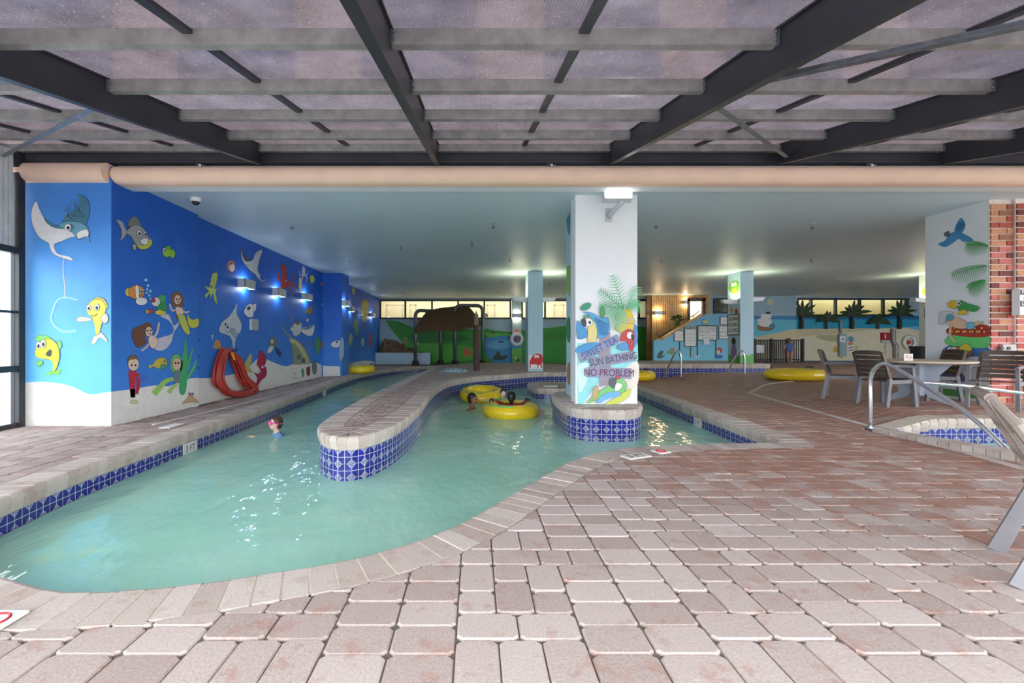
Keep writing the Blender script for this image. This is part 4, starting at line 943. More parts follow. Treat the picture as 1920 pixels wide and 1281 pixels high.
# warning sign on the flank of the sign column
a, b = SX(1386.3, 627, sx0), SX(1366.5, 592, sx0); ws = MB().bx(sx0-0.03, sx0-0.002, a.y, b.y, a.z, b.z).build('notice_board', plain('notice_white', (226,228,224), 0.5)); tag(ws, 'framed NO DIVING ALLOWED sign on the flank of the sign column', 'sign')
MB().bx(sx0-0.045, sx0-0.002, a.y-0.03, b.y+0.03, a.z-0.03, a.z).bx(sx0-0.045, sx0-0.002, a.y-0.03, b.y+0.03, b.z, b.z+0.03).bx(sx0-0.045, sx0-0.002, a.y-0.03, a.y, a.z, b.z).bx(sx0-0.045, sx0-0.002, b.y, b.y+0.03, a.z, b.z).build('frame', plain('frame_62', (62,84,78), 0.5), ws)
for i, s in enumerate(('SHALLOW WATER', 'NO DIVING', 'ALLOWED')):
    t = text(ws, 'lettering', s, (sx0-0.034, (a.y+b.y)/2, b.z-(b.z-a.z)*(0.2+0.3*i)), 0.2, plain('print_70', (70, 74, 84), 0.5), rot=(PI/2, 0, -PI/2))
    yl = [v.co.y for v in t.data.vertices]; cy_ = (max(yl)+min(yl))/2; k = min(1, (b.y-a.y)*0.9/(max(yl)-min(yl)))
    for v in t.data.vertices: v.co.y = cy_+(v.co.y-cy_)*k
# ------------------------------------------------------------------ the undersea mural on the left wall
Z1, Z2, Z3, Z4 = (0, 300, 4.7975), (0, 560, 4.7975), (360, 400, 4.7975), (360, 580, 4.7975)
pF, pN, pS, pP = ('Y', 6.535), ('X', -5.32, 1), ('X', XL, 1), ('Y', 15.9)
SKIN, SKIN2, BLK, WHT = (232, 204, 184), (226, 190, 164), (30, 32, 40), (244, 244, 244)
CREAMY = (236, 234, 228)
def eyes(*e):
    out = []
    for x, y, rx, ry in e: out += [(WHT, 'e', (x, y, rx, ry)), (BLK, 'e', (x+rx*0.1, y+ry*0.15, rx*0.42, ry*0.45))]
    return out
paint(wall_l, 'painted_sand', pF, [(CREAMY, 'r', [(222,755),(320,750),(400,750),(480,756),(560,767),(620,782),(680,803),(730,830),(770,850),(810,860),(850,862),(890,856),(930,846),(1002,838),(1002,1160),(222,1160)])], Z2)
paint(wall_l, 'painted_ray', pF, [((224,224,228),'p',[(325,375),(290,440),(285,530),(310,620),(360,700),(440,750),(455,800),(490,850),(560,880),(655,905),(620,870),(530,850),(495,810),(490,760),(560,730),(640,695),(690,690),(670,640),(560,610),(450,570),(390,510),(350,430)]), ((66,124,152),'p',[(695,320),(740,320),(790,365),(808,430),(795,520),(765,580),(690,560),(570,560),(600,500),(660,455),(710,410),(715,360)]), ((108,164,190),'p',[(530,590),(600,560),(700,560),(770,590),(805,640),(800,690),(812,735),(790,730),(780,680),(730,710),(690,700),(660,660),(600,625)]), ((232,230,230),'p',[(700,660),(770,625),(800,650),(795,690),(770,690),(710,710)]), ((66,124,152),'p',[(400,520),(450,560),(540,600),(590,620),(500,610),(430,570)])]+[((150,200,214),'e',(600+RND.uniform(0,180),380+RND.uniform(0,170),5,5)) for _ in range(26) if True]+eyes((640,615,28,28)), Z1, outline=4)
paint(wall_l, 'painted_hoop', pF, [((200,198,186),'s',[(575,880),(570,1000),(582,1120),(585,1240)],9), ((150,206,240),'s',[(700,1262),(600,1238),(520,1262),(475,1360),(463,1440),(510,1510),(590,1546),(690,1535)],(12,22))], Z1)
paint(wall_l, 'painted_yellow_fish', pF, [((206,204,190),'p',[(690,190),(730,160),(830,185),(780,205),(710,208)]), ((206,204,190),'p',[(880,320),(910,305),(960,360),(965,390),(900,350),(860,400),(825,410),(840,350)]), ((206,190,90),'p',[(850,10),(880,-12),(940,8),(972,70),(950,90),(920,25)]), ((226,226,84),'p',[(785,70),(850,12),(920,20),(955,80),(940,150),(920,220),(895,310),(870,320),(855,240),(830,170),(790,130)]), ((206,204,190),'p',[(920,160),(960,135),(978,190),(950,225),(920,200)]), (BLK,'s',[(820,150),(850,158),(882,138)],6)]+eyes((803,85,20,26),(877,80,22,28)), Z2, outline=3.5)
paint(wall_l, 'painted_green_fish', pF, [((130,214,84),'p',[(400,700),(440,660),(500,650),(550,635),(530,680),(470,680),(420,690)]), ((120,206,96),'p',[(315,370),(350,335),(420,335),(470,368),(420,372),(360,382)]), ((120,206,96),'p',[(520,400),(545,380),(557,430),(530,455)]), ((120,206,96),'p',[(330,580),(370,560),(390,580),(350,610)]), ((208,226,54),'p',[(320,490),(340,410),(400,370),(460,365),(515,410),(540,490),(530,570),(505,640),(480,650),(480,580),(450,550),(380,540),(330,520)]), ((60,60,60),'p',[(420,500),(455,460),(470,480),(460,515),(440,515)])]+eyes((352,422,20,34),(397,407,24,34)), Z2, outline=3.5)
# flank of the near pier
paint(wall_l, 'painted_sand', pN, [(CREAMY,'r',[(1004,838),(1070,830),(1140,821),(1210,811),(1280,800),(1340,788),(1400,781),(1460,786),(1520,788),(1590,762),(1650,730),(1720,718),(1788,712),(1788,968),(1004,1165)])], Z2)
paint(wall_l, 'painted_toothy_fish', pN, [((120,124,128),'p',[(1155,600),(1165,540),(1220,510),(1270,590),(1230,580)]), ((168,168,172),'p',[(1045,540),(1100,560),(1125,620),(1145,640),(1120,690),(1080,725),(1095,660),(1075,590)]), ((160,160,164),'p',[(1135,650),(1180,600),(1230,585),(1290,620),(1330,690),(1355,720),(1350,770),(1300,800),(1240,780),(1205,740),(1180,690)]), ((206,206,60),'p',[(1215,740),(1250,775),(1310,765),(1355,715),(1360,760),(1310,800),(1250,795)]), ((240,240,236),'p',[(1260,730),(1290,705),(1330,715),(1312,760),(1275,755)]), ((168,168,172),'p',[(1190,760),(1220,770),(1210,810),(1190,800)])]+eyes((1245,660,18,25),(1297,665,12,22)), Z1, outline=4)
paint(wall_l, 'painted_small_fish', pN, [((150,204,54),'e',(1550,845,22,38)), ((150,204,54),'e',(1500,828,40,46)), ((110,180,60),'e',(1510,785,20,14))]+eyes((1476,810,15,17)), Z1, outline=3)
paint(wall_l, 'painted_striped_fish', pN, [((214,206,110),'e',(1150,1190,24,36)), ((228,150,66),'e',(1225,1190,72,62)), ((244,240,232),'p',[(1215,1140),(1240,1140),(1246,1240),(1222,1240)]), (BLK,'s',[(1240,1215),(1262,1225),(1280,1210)],5), ((236,236,236),'e',(1268,1272,52,34))]+eyes((1262,1180,12,16),(1284,1178,8,13)), Z1, outline=3)
paint(wall_l, 'painted_bubbles', pN, [((170,214,236),'e',(x,y,r,r)) for x,y,r in ((1312,1080,14),(1330,1130,12),(1322,1165,10),(1350,1180,12),(1318,1195,9),(1340,1220,10),(1352,1250,9))], Z1)
paint(wall_l, 'painted_reef', pN, [((70,170,110),'p',[(1400,20),(1440,-30),(1490,-20),(1480,40),(1500,90),(1450,120),(1410,80)]), ((220,220,216),'e',(1400,30,38,40)), ((190,50,80),'e',(1378,15,16,20)), ((214,206,80),'e',(1440,125,50,22)), ((60,150,90),'p',[(1430,60),(1480,40),(1495,90),(1460,110)]), ((200,60,70),'e',(1352,115,20,18)), ((206,170,70),'e',(1318,118,16,18))], Z2, outline=3)
paint(wall_l, 'painted_mermaid', pN, [((140,92,64),'p',[(1540,-20),(1590,-64),(1640,-20),(1645,60),(1610,90),(1600,170),(1585,180),(1575,80),(1550,60)]), (SKIN,'s',[(1600,85),(1550,110),(1525,50)],14), (SKIN,'s',[(1630,95),(1665,125),(1700,115)],13), (SKIN,'p',[(1575,80),(1640,90),(1640,160),(1600,165)]), ((196,204,96),'p',[(1600,150),(1650,150),(1680,220),(1705,300),(1690,326),(1650,290),(1615,220)]), ((206,204,80),'p',[(1680,140),(1705,180),(1740,190),(1782,180),(1780,245),(1725,265),(1690,230)]), (SKIN,'e',(1592,10,30,42)), (BLK,'e',(1582,5,4,6)), (BLK,'e',(1604,5,4,6)), ((190,80,80),'e',(1594,30,8,4))], Z2, outline=3)
paint(wall_l, 'painted_mermaid', pN, [((206,200,216),'p',[(1370,390),(1450,350),(1540,320),(1560,270),(1520,200),(1440,155),(1510,142),(1538,190),(1565,245),(1612,205),(1600,250),(1560,310),(1540,390),(1480,460),(1400,462)]), (SKIN,'s',[(1375,350),(1410,310),(1430,215)],16), (SKIN,'s',[(1345,400),(1305,445),(1270,470)],14), (SKIN,'p',[(1340,345),(1385,335),(1420,390),(1375,450),(1335,400)]), ((112,76,64),'p',[(1185,330),(1200,270),(1260,245),(1330,215),(1368,265),(1330,270),(1300,330),(1310,400),(1240,440),(1205,400)]), (SKIN,'e',(1335,298,32,44)), (BLK,'e',(1322,290,5,7)), (BLK,'e',(1350,285,5,7)), ((196,90,90),'e',(1340,318,9,4)), ((112,76,64),'s',[(1300,260),(1340,240),(1366,270)],12)], Z2, outline=3)
paint(wall_l, 'painted_diver', pN, [((186,50,72),'s',[(1190,650),(1188,760),(1195,890)],(72,40)), ((186,50,72),'s',[(1235,670),(1245,760),(1225,860)],(40,30)), ((80,110,190),'s',[(1245,700),(1290,730),(1322,690)],22), (SKIN,'e',(1197,590,48,58)), ((120,100,80),'p',[(1145,570),(1160,520),(1215,510),(1245,560),(1220,545),(1170,550)]), (BLK,'e',(1180,600,5,8)), (BLK,'e',(1214,600,5,8)), ((214,206,150),'e',(1200,930,34,16))], Z2, outline=3)
paint(wall_l, 'painted_spiny_fish', pN, [((206,190,80),'p',[(1335,600),(1370,595),(1400,555),(1450,530),(1490,545),(1500,590),(1460,630),(1410,625),(1375,610),(1345,630)]), ((80,170,130),'e',(1465,612,22,22))]+eyes((1478,560,9,12)), Z2, outline=3)
paint(wall_l, 'painted_frog_diver', pN, [((110,190,120),'e',(1585,590,56,92)), (SKIN2,'e',(1588,590,38,56)), ((120,126,136),'s',[(1590,650),(1588,760)],(56,40)), ((160,206,110),'s',[(1560,720),(1480,750),(1380,860)],(30,56)), ((170,210,120),'s',[(1590,770),(1540,810),(1515,850)],(26,44)), (BLK,'e',(1575,580,5,8)), (BLK,'e',(1600,580,5,8))], Z2, outline=3)
paint(wall_l, 'painted_seaweed', pN, [((74,176,120),'p',[(1612,840),(1618,640),(1645,480),(1672,345),(1680,480),(1692,600),(1668,840)]), ((100,200,130),'p',[(1660,760),(1690,690),(1740,600),(1772,535),(1745,640),(1680,740)]), ((86,186,124),'p',[(1680,620),(1700,520),(1738,430),(1715,545),(1692,650)])], Z2, outline=3)
paint(wall_l, 'painted_starfish', pN, [((206,172,132),'p',[(1632,952),(1685,895),(1710,850),(1735,885),(1786,935),(1720,930)])]+eyes((1703,855,9,15),(1728,855,9,15)), Z2, outline=3)
# the long side wall
paint(wall_l, 'painted_sand', pS, [(CREAMY,'r',[(50,622),(150,620),(250,606),(340,590),(410,575),(470,560),(520,510),(560,470),(590,445),(620,430),(655,440),(690,460),(760,490),(810,508),(850,515),(890,500),(930,490),(1050,490),(1110,475),(1140,490),(1165,505),(1165,610),(50,875)])], Z4)
paint(wall_l, 'painted_squid', pS, [((190,206,104),'p',[(183,548),(226,540),(220,610),(205,680),(242,676),(212,700),(225,815),(200,780),(185,720),(165,770),(160,720),(125,760),(118,730),(150,705),(112,655),(150,668),(165,620)])]+eyes((172,660,9,11)), Z3, outline=3)
paint(wall_l, 'painted_round_fish', pS, [((214,132,126),'e',(350,475,38,55)), ((240,220,216),'e',(358,490,26,36))]+eyes((345,450,9,12)), Z3, outline=3)
paint(wall_l, 'painted_manta', pS, [((206,206,210),'p',[(445,330),(470,420),(500,435),(545,420),(570,360),(620,330),(628,350),(598,440),(590,520),(612,560),(602,595),(570,550),(520,510),(470,450),(443,390)]), ((96,84,84),'p',[(450,310),(475,390),(520,400),(500,432),(470,415),(445,350)]), ((206,206,210),'s',[(600,580),(630,610),(665,595)],(10,3)), (BLK,'s',[(490,460),(500,470),(515,462)],4)], Z3, outline=3)
paint(wall_l, 'painted_stingray', pS, [((198,208,218),'p',[(405,810),(400,900),(442,990),(437,1060),(397,1110),(375,1232),(350,1120),(300,1090),(243,1060),(270,980),(330,930),(380,860)]), ((160,176,196),'p',[(340,1050),(370,1035),(410,1100),(380,1115)]), (BLK,'e',(300,1000,6,9)), (BLK,'e',(318,1025,6,9)), (BLK,'s',[(300,1060),(320,1075),(340,1060)],4)], Z3, outline=3)
paint(wall_l, 'painted_white_fish', pS, [((226,228,232),'p',[(545,830),(575,815),(572,870),(552,880)]), ((230,232,236),'p',[(465,880),(500,825),(540,820),(552,880),(545,930),(510,935),(480,915)]), (BLK,'p',[(497,850),(520,840),(518,862),(500,870)])], Z3, outline=3)
L = [((176,54,52),'p',[(795,475),(822,460),(848,490),(850,590),(876,625),(845,672),(800,660),(812,580)])]
for st in ([(850,600),(900,640),(915,560),(900,540)],[(815,590),(780,600),(775,545),(750,540)],[(870,630),(890,690),(905,725),(890,730)],[(880,630),(930,660),(955,660)],[(820,640),(805,680),(790,660)]): L.append(((176,54,52),'s',st,(20,7)))
paint(wall_l, 'painted_red_octopus', pS, L+eyes((845,610,8,10)), Z3, outline=2.5)
L = [((206,204,220),'e',(1003,520,15,46))]
for st in ([(995,550),(970,560),(965,520)],[(1010,555),(1032,580),(1030,620)],[(1000,560),(985,600),(980,660)],[(1008,560),(1035,550),(1038,530)]): L.append(((206,204,220),'s',st,(11,4)))
paint(wall_l, 'painted_pale_octopus', pS, L+[((214,196,120),'p',[(960,590),(978,585),(985,680),(962,690)])], Z3)
for nm, pl_, tf, ly in (('painted_tang', pS, Z3, [((206,206,70),'p',[(1062,570),(1085,560),(1105,600),(1080,632),(1065,615)])]), ('painted_clownish_fish', pS, Z3, [((222,140,40),'p',[(1158,635),(1185,610),(1195,570),(1230,570),(1262,610),(1250,645),(1200,662),(1180,640),(1160,655)]), ((60,30,20),'s',[(1205,570),(1212,655)],9), ((60,30,20),'s',[(1230,575),(1238,648)],7)]), ('painted_skeleton_fish', pS, Z3, [((214,218,222),'p',[(1170,770),(1215,745),(1270,735),(1262,790),(1225,830),(1180,840),(1172,815),(1200,800)]), (BLK,'e',(1190,780,6,6)), (BLK,'s',[(1180,805),(1200,800),(1215,810)],5)]), ('painted_spotted_fish', pS, Z3, [((150,120,60),'p',[(1022,850),(1050,870),(1078,815),(1082,900),(1050,905),(1030,900)])]), ('painted_sea_anemone', pS, Z4, [((206,190,120),'p',[(480,550),(470,500),(500,440),(525,400),(540,440),(520,520),(545,570)])]),
        ('painted_small_diver', pS, Z4, [((110,130,120),'p',[(690,300),(715,250),(750,265),(768,320),(740,345),(705,335)]), ((226,228,226),'p',[(675,385),(700,335),(730,340),(715,380),(690,395)]), ((50,70,130),'p',[(750,340),(800,390),(790,425),(765,400),(752,370)]), (SKIN,'e',(718,290,14,20))]), ('painted_red_coral', pS, Z4, [((176,40,80),'p',[(600,390),(620,370),(648,400),(670,445),(655,500),(640,510),(668,530),(665,600),(620,640),(590,690),(573,680),(585,620),(560,570),(595,580),(610,540),(582,500),(590,450)]), (WHT,'e',(605,560,12,9)), (WHT,'e',(632,520,9,12))]), ('painted_diamond_fish', pS, Z4, [((90,160,80),'p',[(1130,250),(1158,310),(1140,380),(1112,405),(1105,310)]), ((210,110,60),'p',[(1160,310),(1180,288),(1212,362),(1165,345)])]), ('painted_angelfish', pS, Z4, [((214,200,60),'e',(1232,420,20,26)), (BLK,'s',[(1225,400),(1228,442)],6), (BLK,'s',[(1238,400),(1240,442)],5)]), ('painted_fish_face', pS, Z4, [((196,150,110),'p',[(190,330),(215,275),(250,290),(262,350),(200,352)]), ((230,236,240),'e',(182,240,8,10)), ((230,236,240),'e',(180,265,6,8))]), ('painted_scribbles', pS, Z4, [((110,130,190),'s',[(905,570),(940,575),(910,590),(945,600)],5), ((110,130,190),'s',[(900,625),(930,615),(945,620)],5), ((70,150,90),'p',[(985,550),(1000,535),(1005,590),(995,610)]), ((150,40,50),'p',[(1030,530),(1060,520),(1055,590),(1035,590)]), ((120,124,120),'p',[(1080,480),(1115,475),(1118,560),(1098,585),(1082,560)])])):
    paint(wall_l, nm, pl_, ly, tf, outline=2)
paint(wall_l, 'painted_shipwreck', pS, [((150,160,130),'p',[(895,300),(950,285),(1010,340),(1050,420),(1062,485),(1000,492),(915,490),(905,400)]), ((206,198,150),'p',[(880,262),(945,285),(1005,360),(1055,470),(1030,490),(985,400),(930,320),(885,300)]), ((170,150,110),'s',[(795,150),(850,215),(890,262)],(6,14)), ((90,110,120),'e',(960,430,14,20)), ((90,110,120),'e',(1000,460,14,20)), ((150,120,70),'s',[(1035,290),(1100,330)],7)], Z4, outline=2.5)
paint(wall_l, 'painted_rowing_boat', pS, [((232,234,236),'p',[(975,175),(1040,160),(1100,148),(1085,225),(1050,240),(1000,215)]), ((70,150,170),'p',[(985,178),(1040,163),(1095,152),(1040,180)]), ((206,208,212),'p',[(880,180),(910,140),(960,110),(985,150),(970,220),(920,240),(900,200)]), ((150,90,70),'e',(950,125,16,14)), ((140,150,160),'s',[(897,60),(905,170)],7), ((214,214,214),'e',(1036,98,12,16))], Z4, outline=2.5)
paint(wall_l, 'painted_long_nosed_fish', pP, [((220,222,224),'p',[(1252,310),(1290,285),(1330,285),(1335,320),(1300,345),(1262,335)]), ((150,170,190),'p',[(1330,290),(1362,260),(1365,400),(1340,470),(1325,420)]), (BLK,'e',(1305,295,7,7))], Z4, outline=2)
paint(wall_l, 'painted_sand', pP, [(CREAMY,'r',[(1168,508),(1240,512),(1328,515),(1335,600),(1168,604)])], Z4)
paint(wall_l, 'painted_sand', pS, [(CREAMY,'r',[(1375,490),(1440,482),(1500,470),(1560,462),(1640,470),(1640,520),(1375,560)])], Z4)
paint(wall_l, 'painted_far_fish', pS, [((196,180,50),'p',[(1515,870),(1535,790),(1575,790),(1588,870),(1560,970),(1528,960)]), ((200,70,60),'p',[(1595,1100),(1615,1090),(1618,1180),(1598,1190)]), ((130,170,130),'p',[(1450,1000),(1480,960),(1500,1040),(1480,1100)]), ((176,186,150),'p',[(1405,1140),(1430,1080),(1445,1130),(1420,1190)]), ((190,190,90),'e',(1452,700,12,34)), ((180,200,180),'e',(1535,1160,14,40))], Z3)
# hills and pond behind the tiki shelter
T5 = (680, 480, 4.7975); pB = ('Y', YB)
paint(wb, 'painted_hills', pB, [((46,150,50),'r',[(205,577),(330,590),(400,625),(455,645),(700,652),(1000,662),(1120,655),(1200,670),(1330,685),(1480,660),(1600,655),(1840,628),(2560,640),(2560,968),(100,968),(420,900),(430,860),(330,750),(240,640)]), ((30,120,44),'p',[(400,720),(620,690),(900,720),(960,760),(700,770),(500,780)]), ((80,180,60),'p',[(450,800),(700,790),(1000,830),(980,930),(600,950),(480,900)]), ((96,184,70),'p',[(1100,690),(1200,700),(1340,705),(1330,735),(1150,735)]), ((40,136,50),'p',[(1650,700),(1840,690),(1840,760),(1650,750)])], T5)
paint(wb, 'painted_pond', pB, [((54,140,196),'r',[(1095,740),(1180,728),(1250,720),(1345,718),(1345,962),(1180,958),(1120,900),(1100,830)]), ((90,170,214),'p',[(1110,800),(1200,760),(1330,770),(1330,820),(1180,840)])], T5, lift=0.01)
paint(wb, 'painted_animals', pB, [((40,60,50),'p',[(1170,920),(1200,880),(1225,855),(1250,900),(1300,890),(1280,930),(1200,935)]), ((40,50,60),'e',(1245,772,28,8)), ((60,50,40),'e',(1170,690,20,7)), ((190,110,60),'p',[(900,860),(930,820),(980,860),(970,900),(920,900)]), ((150,130,70),'p',[(365,760),(395,725),(405,790),(375,810)]), ((120,80,60),'e',(680,760,10,24)), ((210,190,80),'e',(500,790,12,14))], T5, lift=0.015)
pilp = ('Y', YB-0.22)
paint(wb, 'painted_pilaster', pilp, [((96,176,70),'r',[(1342,840),(1425,820),(1425,960),(1342,960)]), ((54,140,196),'r',[(1342,700),(1425,700),(1425,822),(1342,842)]), ((230,110,40),'p',[(1365,690),(1388,655),(1410,690)]), (BLK,'e',(1400,940,12,14)), ((200,196,150),'e',(1375,915,12,16))], T5)

# ------------------------------------------------------------------ lamps
def lamp(o, name, loc, power, rgb, rad=0.03, spot=None, rot=None):
    l = bpy.data.lights.new(name, 'SPOT' if spot else 'POINT'); l.energy = power; l.color = rgb; l.shadow_soft_size = rad
    if spot: l.spot_size = spot; l.spot_blend = 0.6
    q = bpy.data.objects.new(name, l); COL.objects.link(q); q.parent = o; q.location = Vector(loc)
    if rot: q.rotation_euler = rot
    return q
def sconce(label, loc, rz_, power, rgb, group='wall sconces', w=0.34, h=0.17, d=0.13):
    """Half-open wall light: back against the wall (local +y), open above and below."""
    s = tag(empty('wall_sconce', loc, rz_), label, 'lamp', group); K = MB()
    K.bx(-w/2, w/2, -d, -d+0.012, -h/2, h/2).bx(-w/2, -w/2+0.012, -d, 0, -h/2, h/2).bx(w/2-0.012, w/2, -d, 0, -h/2, h/2)
    for q in (K.build('shade', M_FIXTURE, None, keep0=True), MB().bx(-w/2+0.02, w/2-0.02, -0.012, -0.002, -h/2+0.02, h/2-0.02).build('back_plate', M_FIXTURE, None, keep0=True),
              MB().bx(-w*0.3, w*0.3, -d*0.62, -d*0.38, -0.02, 0.02).build('tube', glow('sconce_tube_%d' % int(rgb[2]*100), (255, 246, 230) if rgb[2] < 0.9 else (226, 238, 255), 5 if power else 0.0), None, keep0=True)): q.parent = s
    if power:
        for sg_, e in ((1, 0.6), (-1, 1.0)): lamp(s, 'sconce_glow', (0, -d/2, sg_*(h/2+0.005)), power*e, rgb, 0.04)
    return s
COOL = (0.78, 0.88, 1.0); WARM = (1.0, 0.78, 0.5)
for (px_, py_, X, pw, lb) in ((456, 533, XL, 7, 'lit wall sconce under the painted manta ray'), (518, 549, XL, 7, 'lit wall sconce left of the red octopus'), (571, 557, XL, 7, 'lit wall sconce below the pale octopus'), (645, 569, -4.75, 6, 'lit wall sconce on the flank of the blue pier'), (656, 580, XL, 6, 'lit wall sconce just past the blue pier'), (673, 587, XL, 0, 'unlit wall sconce beside the tall yellow painted fish'), (696, 591, XL, 7, 'lit wall sconce nearest the back corner of the blue wall')):
    p = SX(px_, py_, X); sconce(lb, p, PI/2, pw*0.3, COOL, w=0.5, h=0.2, d=0.17)
p = SX(474, 609, XL); vb = MB().bx(XL, XL+0.06, p.y-0.16, p.y+0.16, p.z-0.13, p.z+0.13).build('vent_box', M_FIXTURE); tag(vb, 'square grey vent box on the blue wall under the painted white fish', 'vent')
for i in range(5): MB().bx(XL+0.06, XL+0.068, p.y-0.14, p.y+0.14, p.z-0.1+i*0.045, p.z-0.085+i*0.045).build('louver', M_STEEL_M, vb)
p = W(968, 592, YB-0.225); sconce('warm lit sconce on the pilaster above the life ring', p, 0, 9, WARM, w=0.5, h=0.22)
p = W(1233, 587, YWd-0.05); sconce('warm lit sconce on the wooden slat wall', p, 0, 14, WARM, w=0.42, h=0.2)
p = W(1284.5, 567, YWd-0.05); sconce('small warm sconce beside the dark doorway', p, 0, 8, WARM, w=0.14, h=0.2)
YEL = (1.0, 0.95, 0.6)
def uplight(label, loc, rz_, power):
    s = tag(empty('column_uplight', loc, rz_), label, 'lamp', 'white trough uplights on columns')
    V = [(-0.02,-0.09,0.07),(0.02,-0.09,-0.05)]
    K = MB().add([(0,-0.1,0.07),(0.52,-0.1,0.07),(0.52,0.1,0.07),(0,0.1,0.07),(0,-0.07,-0.10),(0.46,-0.07,-0.05),(0.46,0.07,-0.05),(0,0.07,-0.10)], [(4,5,6,7),(0,1,5,4),(1,2,6,5),(2,3,7,6),(3,0,4,7)])
    q = K.build('trough', M_WHITE, None, keep0=True); q.parent = s
    q = MB().bx(0.06, 0.46, -0.03, 0.03, 0.0, 0.03).build('tube', glow('uplight_tube', (255, 250, 205), 8), None, keep0=True); q.parent = s
    l = bpy.data.lights.new('uplight_glow', 'AREA'); l.shape = 'RECTANGLE'; l.size = 0.42; l.size_y = 0.12; l.energy = power; l.color = YEL
    lo = bpy.data.objects.new('uplight_glow', l); COL.objects.link(lo); lo.parent = s; lo.location = (0.26, 0, 0.075); lo.rotation_euler = (PI, 0, 0)
    return s
zu = W(0, 562, 15.9).z
uplight('white trough uplight on the left flank of the crab column', (cx0, 15.9, zu), PI, 6); uplight('white trough uplight on the right flank of the crab column', (cx1, 15.9, zu), 0, 6)
uplight('white trough uplight on the flank of the sign column', (sx0, 15.8, W(0,566,15.8).z), PI, 6); uplight('white trough uplight between the sign column and the painted ship', (sx1, 15.8, zu), 0, 4)
uplight('white trough uplight on the column with the green parrot', (gcx0, 16.2, zu), PI, 5)
# ------------------------------------------------------------------ ceiling devices
def sprinkler(p):
    s = tag(empty('sprinkler_head', p), 'small pendant sprinkler head under the pale ceiling', 'sprinkler', 'sprinkler heads on the ceiling')
    MB().lathe([(0.05, -0.002), (0.045, -0.012)], p, 12).build('escutcheon', M_FIXTURE, s)
    MB().tube([p, p+Vector((0,0,-0.05))], 0.016, 8).build('stem', M_CHROME, s)
    MB().tube([p+Vector((-0.012,0,-0.045)), p+Vector((-0.026,0,-0.07)), p+Vector((0,0,-0.1))], 0.006, 5).tube([p+Vector((0.012,0,-0.045)), p+Vector((0.026,0,-0.07)), p+Vector((0,0,-0.1))], 0.006, 5).lathe([(0.03, -0.104), (0.03, -0.1)], p, 12).build('deflector', M_BLACKFRAME, s)
for q in ((547,420),(925,418),(1230,418),(1523,420),(655,486),(956,484),(1240,486),(1521,485),(752,461),(885,454),(720,527),(942,527),(1573,524),(1312,536),(1488,540),(1598,549),(1030,531),(754,547),(933,546)): sprinkler(C(*q))
p = C(367, 372); dc = tag(empty('dome_camera', p), 'white dome security camera under the ceiling by the blue wall', 'camera')
MB().lathe([(0.085, 0), (0.085, -0.03), (0.07, -0.06)], p, 20).build('housing', M_WHITE, dc, smooth=False)
MB().lathe([(0.062, -0.058), (0.058, -0.08), (0.04, -0.105), (0.01, -0.115)], p, 20).build('dome', plain('smoked_dome', (40, 42, 46), 0.08), dc, smooth=True)
for x_, lb in ((375, 'small wire clamp lamp on the cornice over the blue wall'), (1033, 'small metal clip on the cornice left of the floodlight'), (1632, 'small wire clamp lamp on the cornice toward the brick pillar')):
    p = W(x_, 312, 6.56); k = tag(empty('cornice_clip', p), lb, 'clip'); MB().tube([p+Vector((-0.06,0,0.02)), p+Vector((-0.02,-0.02,0.03)), p+Vector((0.02,-0.01,0)), p+Vector((0.07,-0.02,0.01))], 0.009, 6).build('wire', M_BRACE, k)
    MB().ball(p+Vector((0.01,-0.015,0.01)), 0.022, nu=10, nv=6).build('clamp', M_FIXTURE, k)
# thin riser pipe at the pier joint
rp = tag(empty('riser_pipe', (-5.36, 8.85, 0)), 'thin pale pipe rising in the joint of the blue wall', 'pipe')
MB().tube([(-5.385, 8.62, 0.0), (-5.385, 8.62, ZC)], 0.018, 8).build('pipe', plain('tan_pipe', (180, 160, 120), 0.5), rp)
for z_ in (1.25, 0.95, 0.72): MB().box((-5.37, 8.62, z_), (0.06, 0.06, 0.04)).build('valve', M_BLACKFRAME, rp)
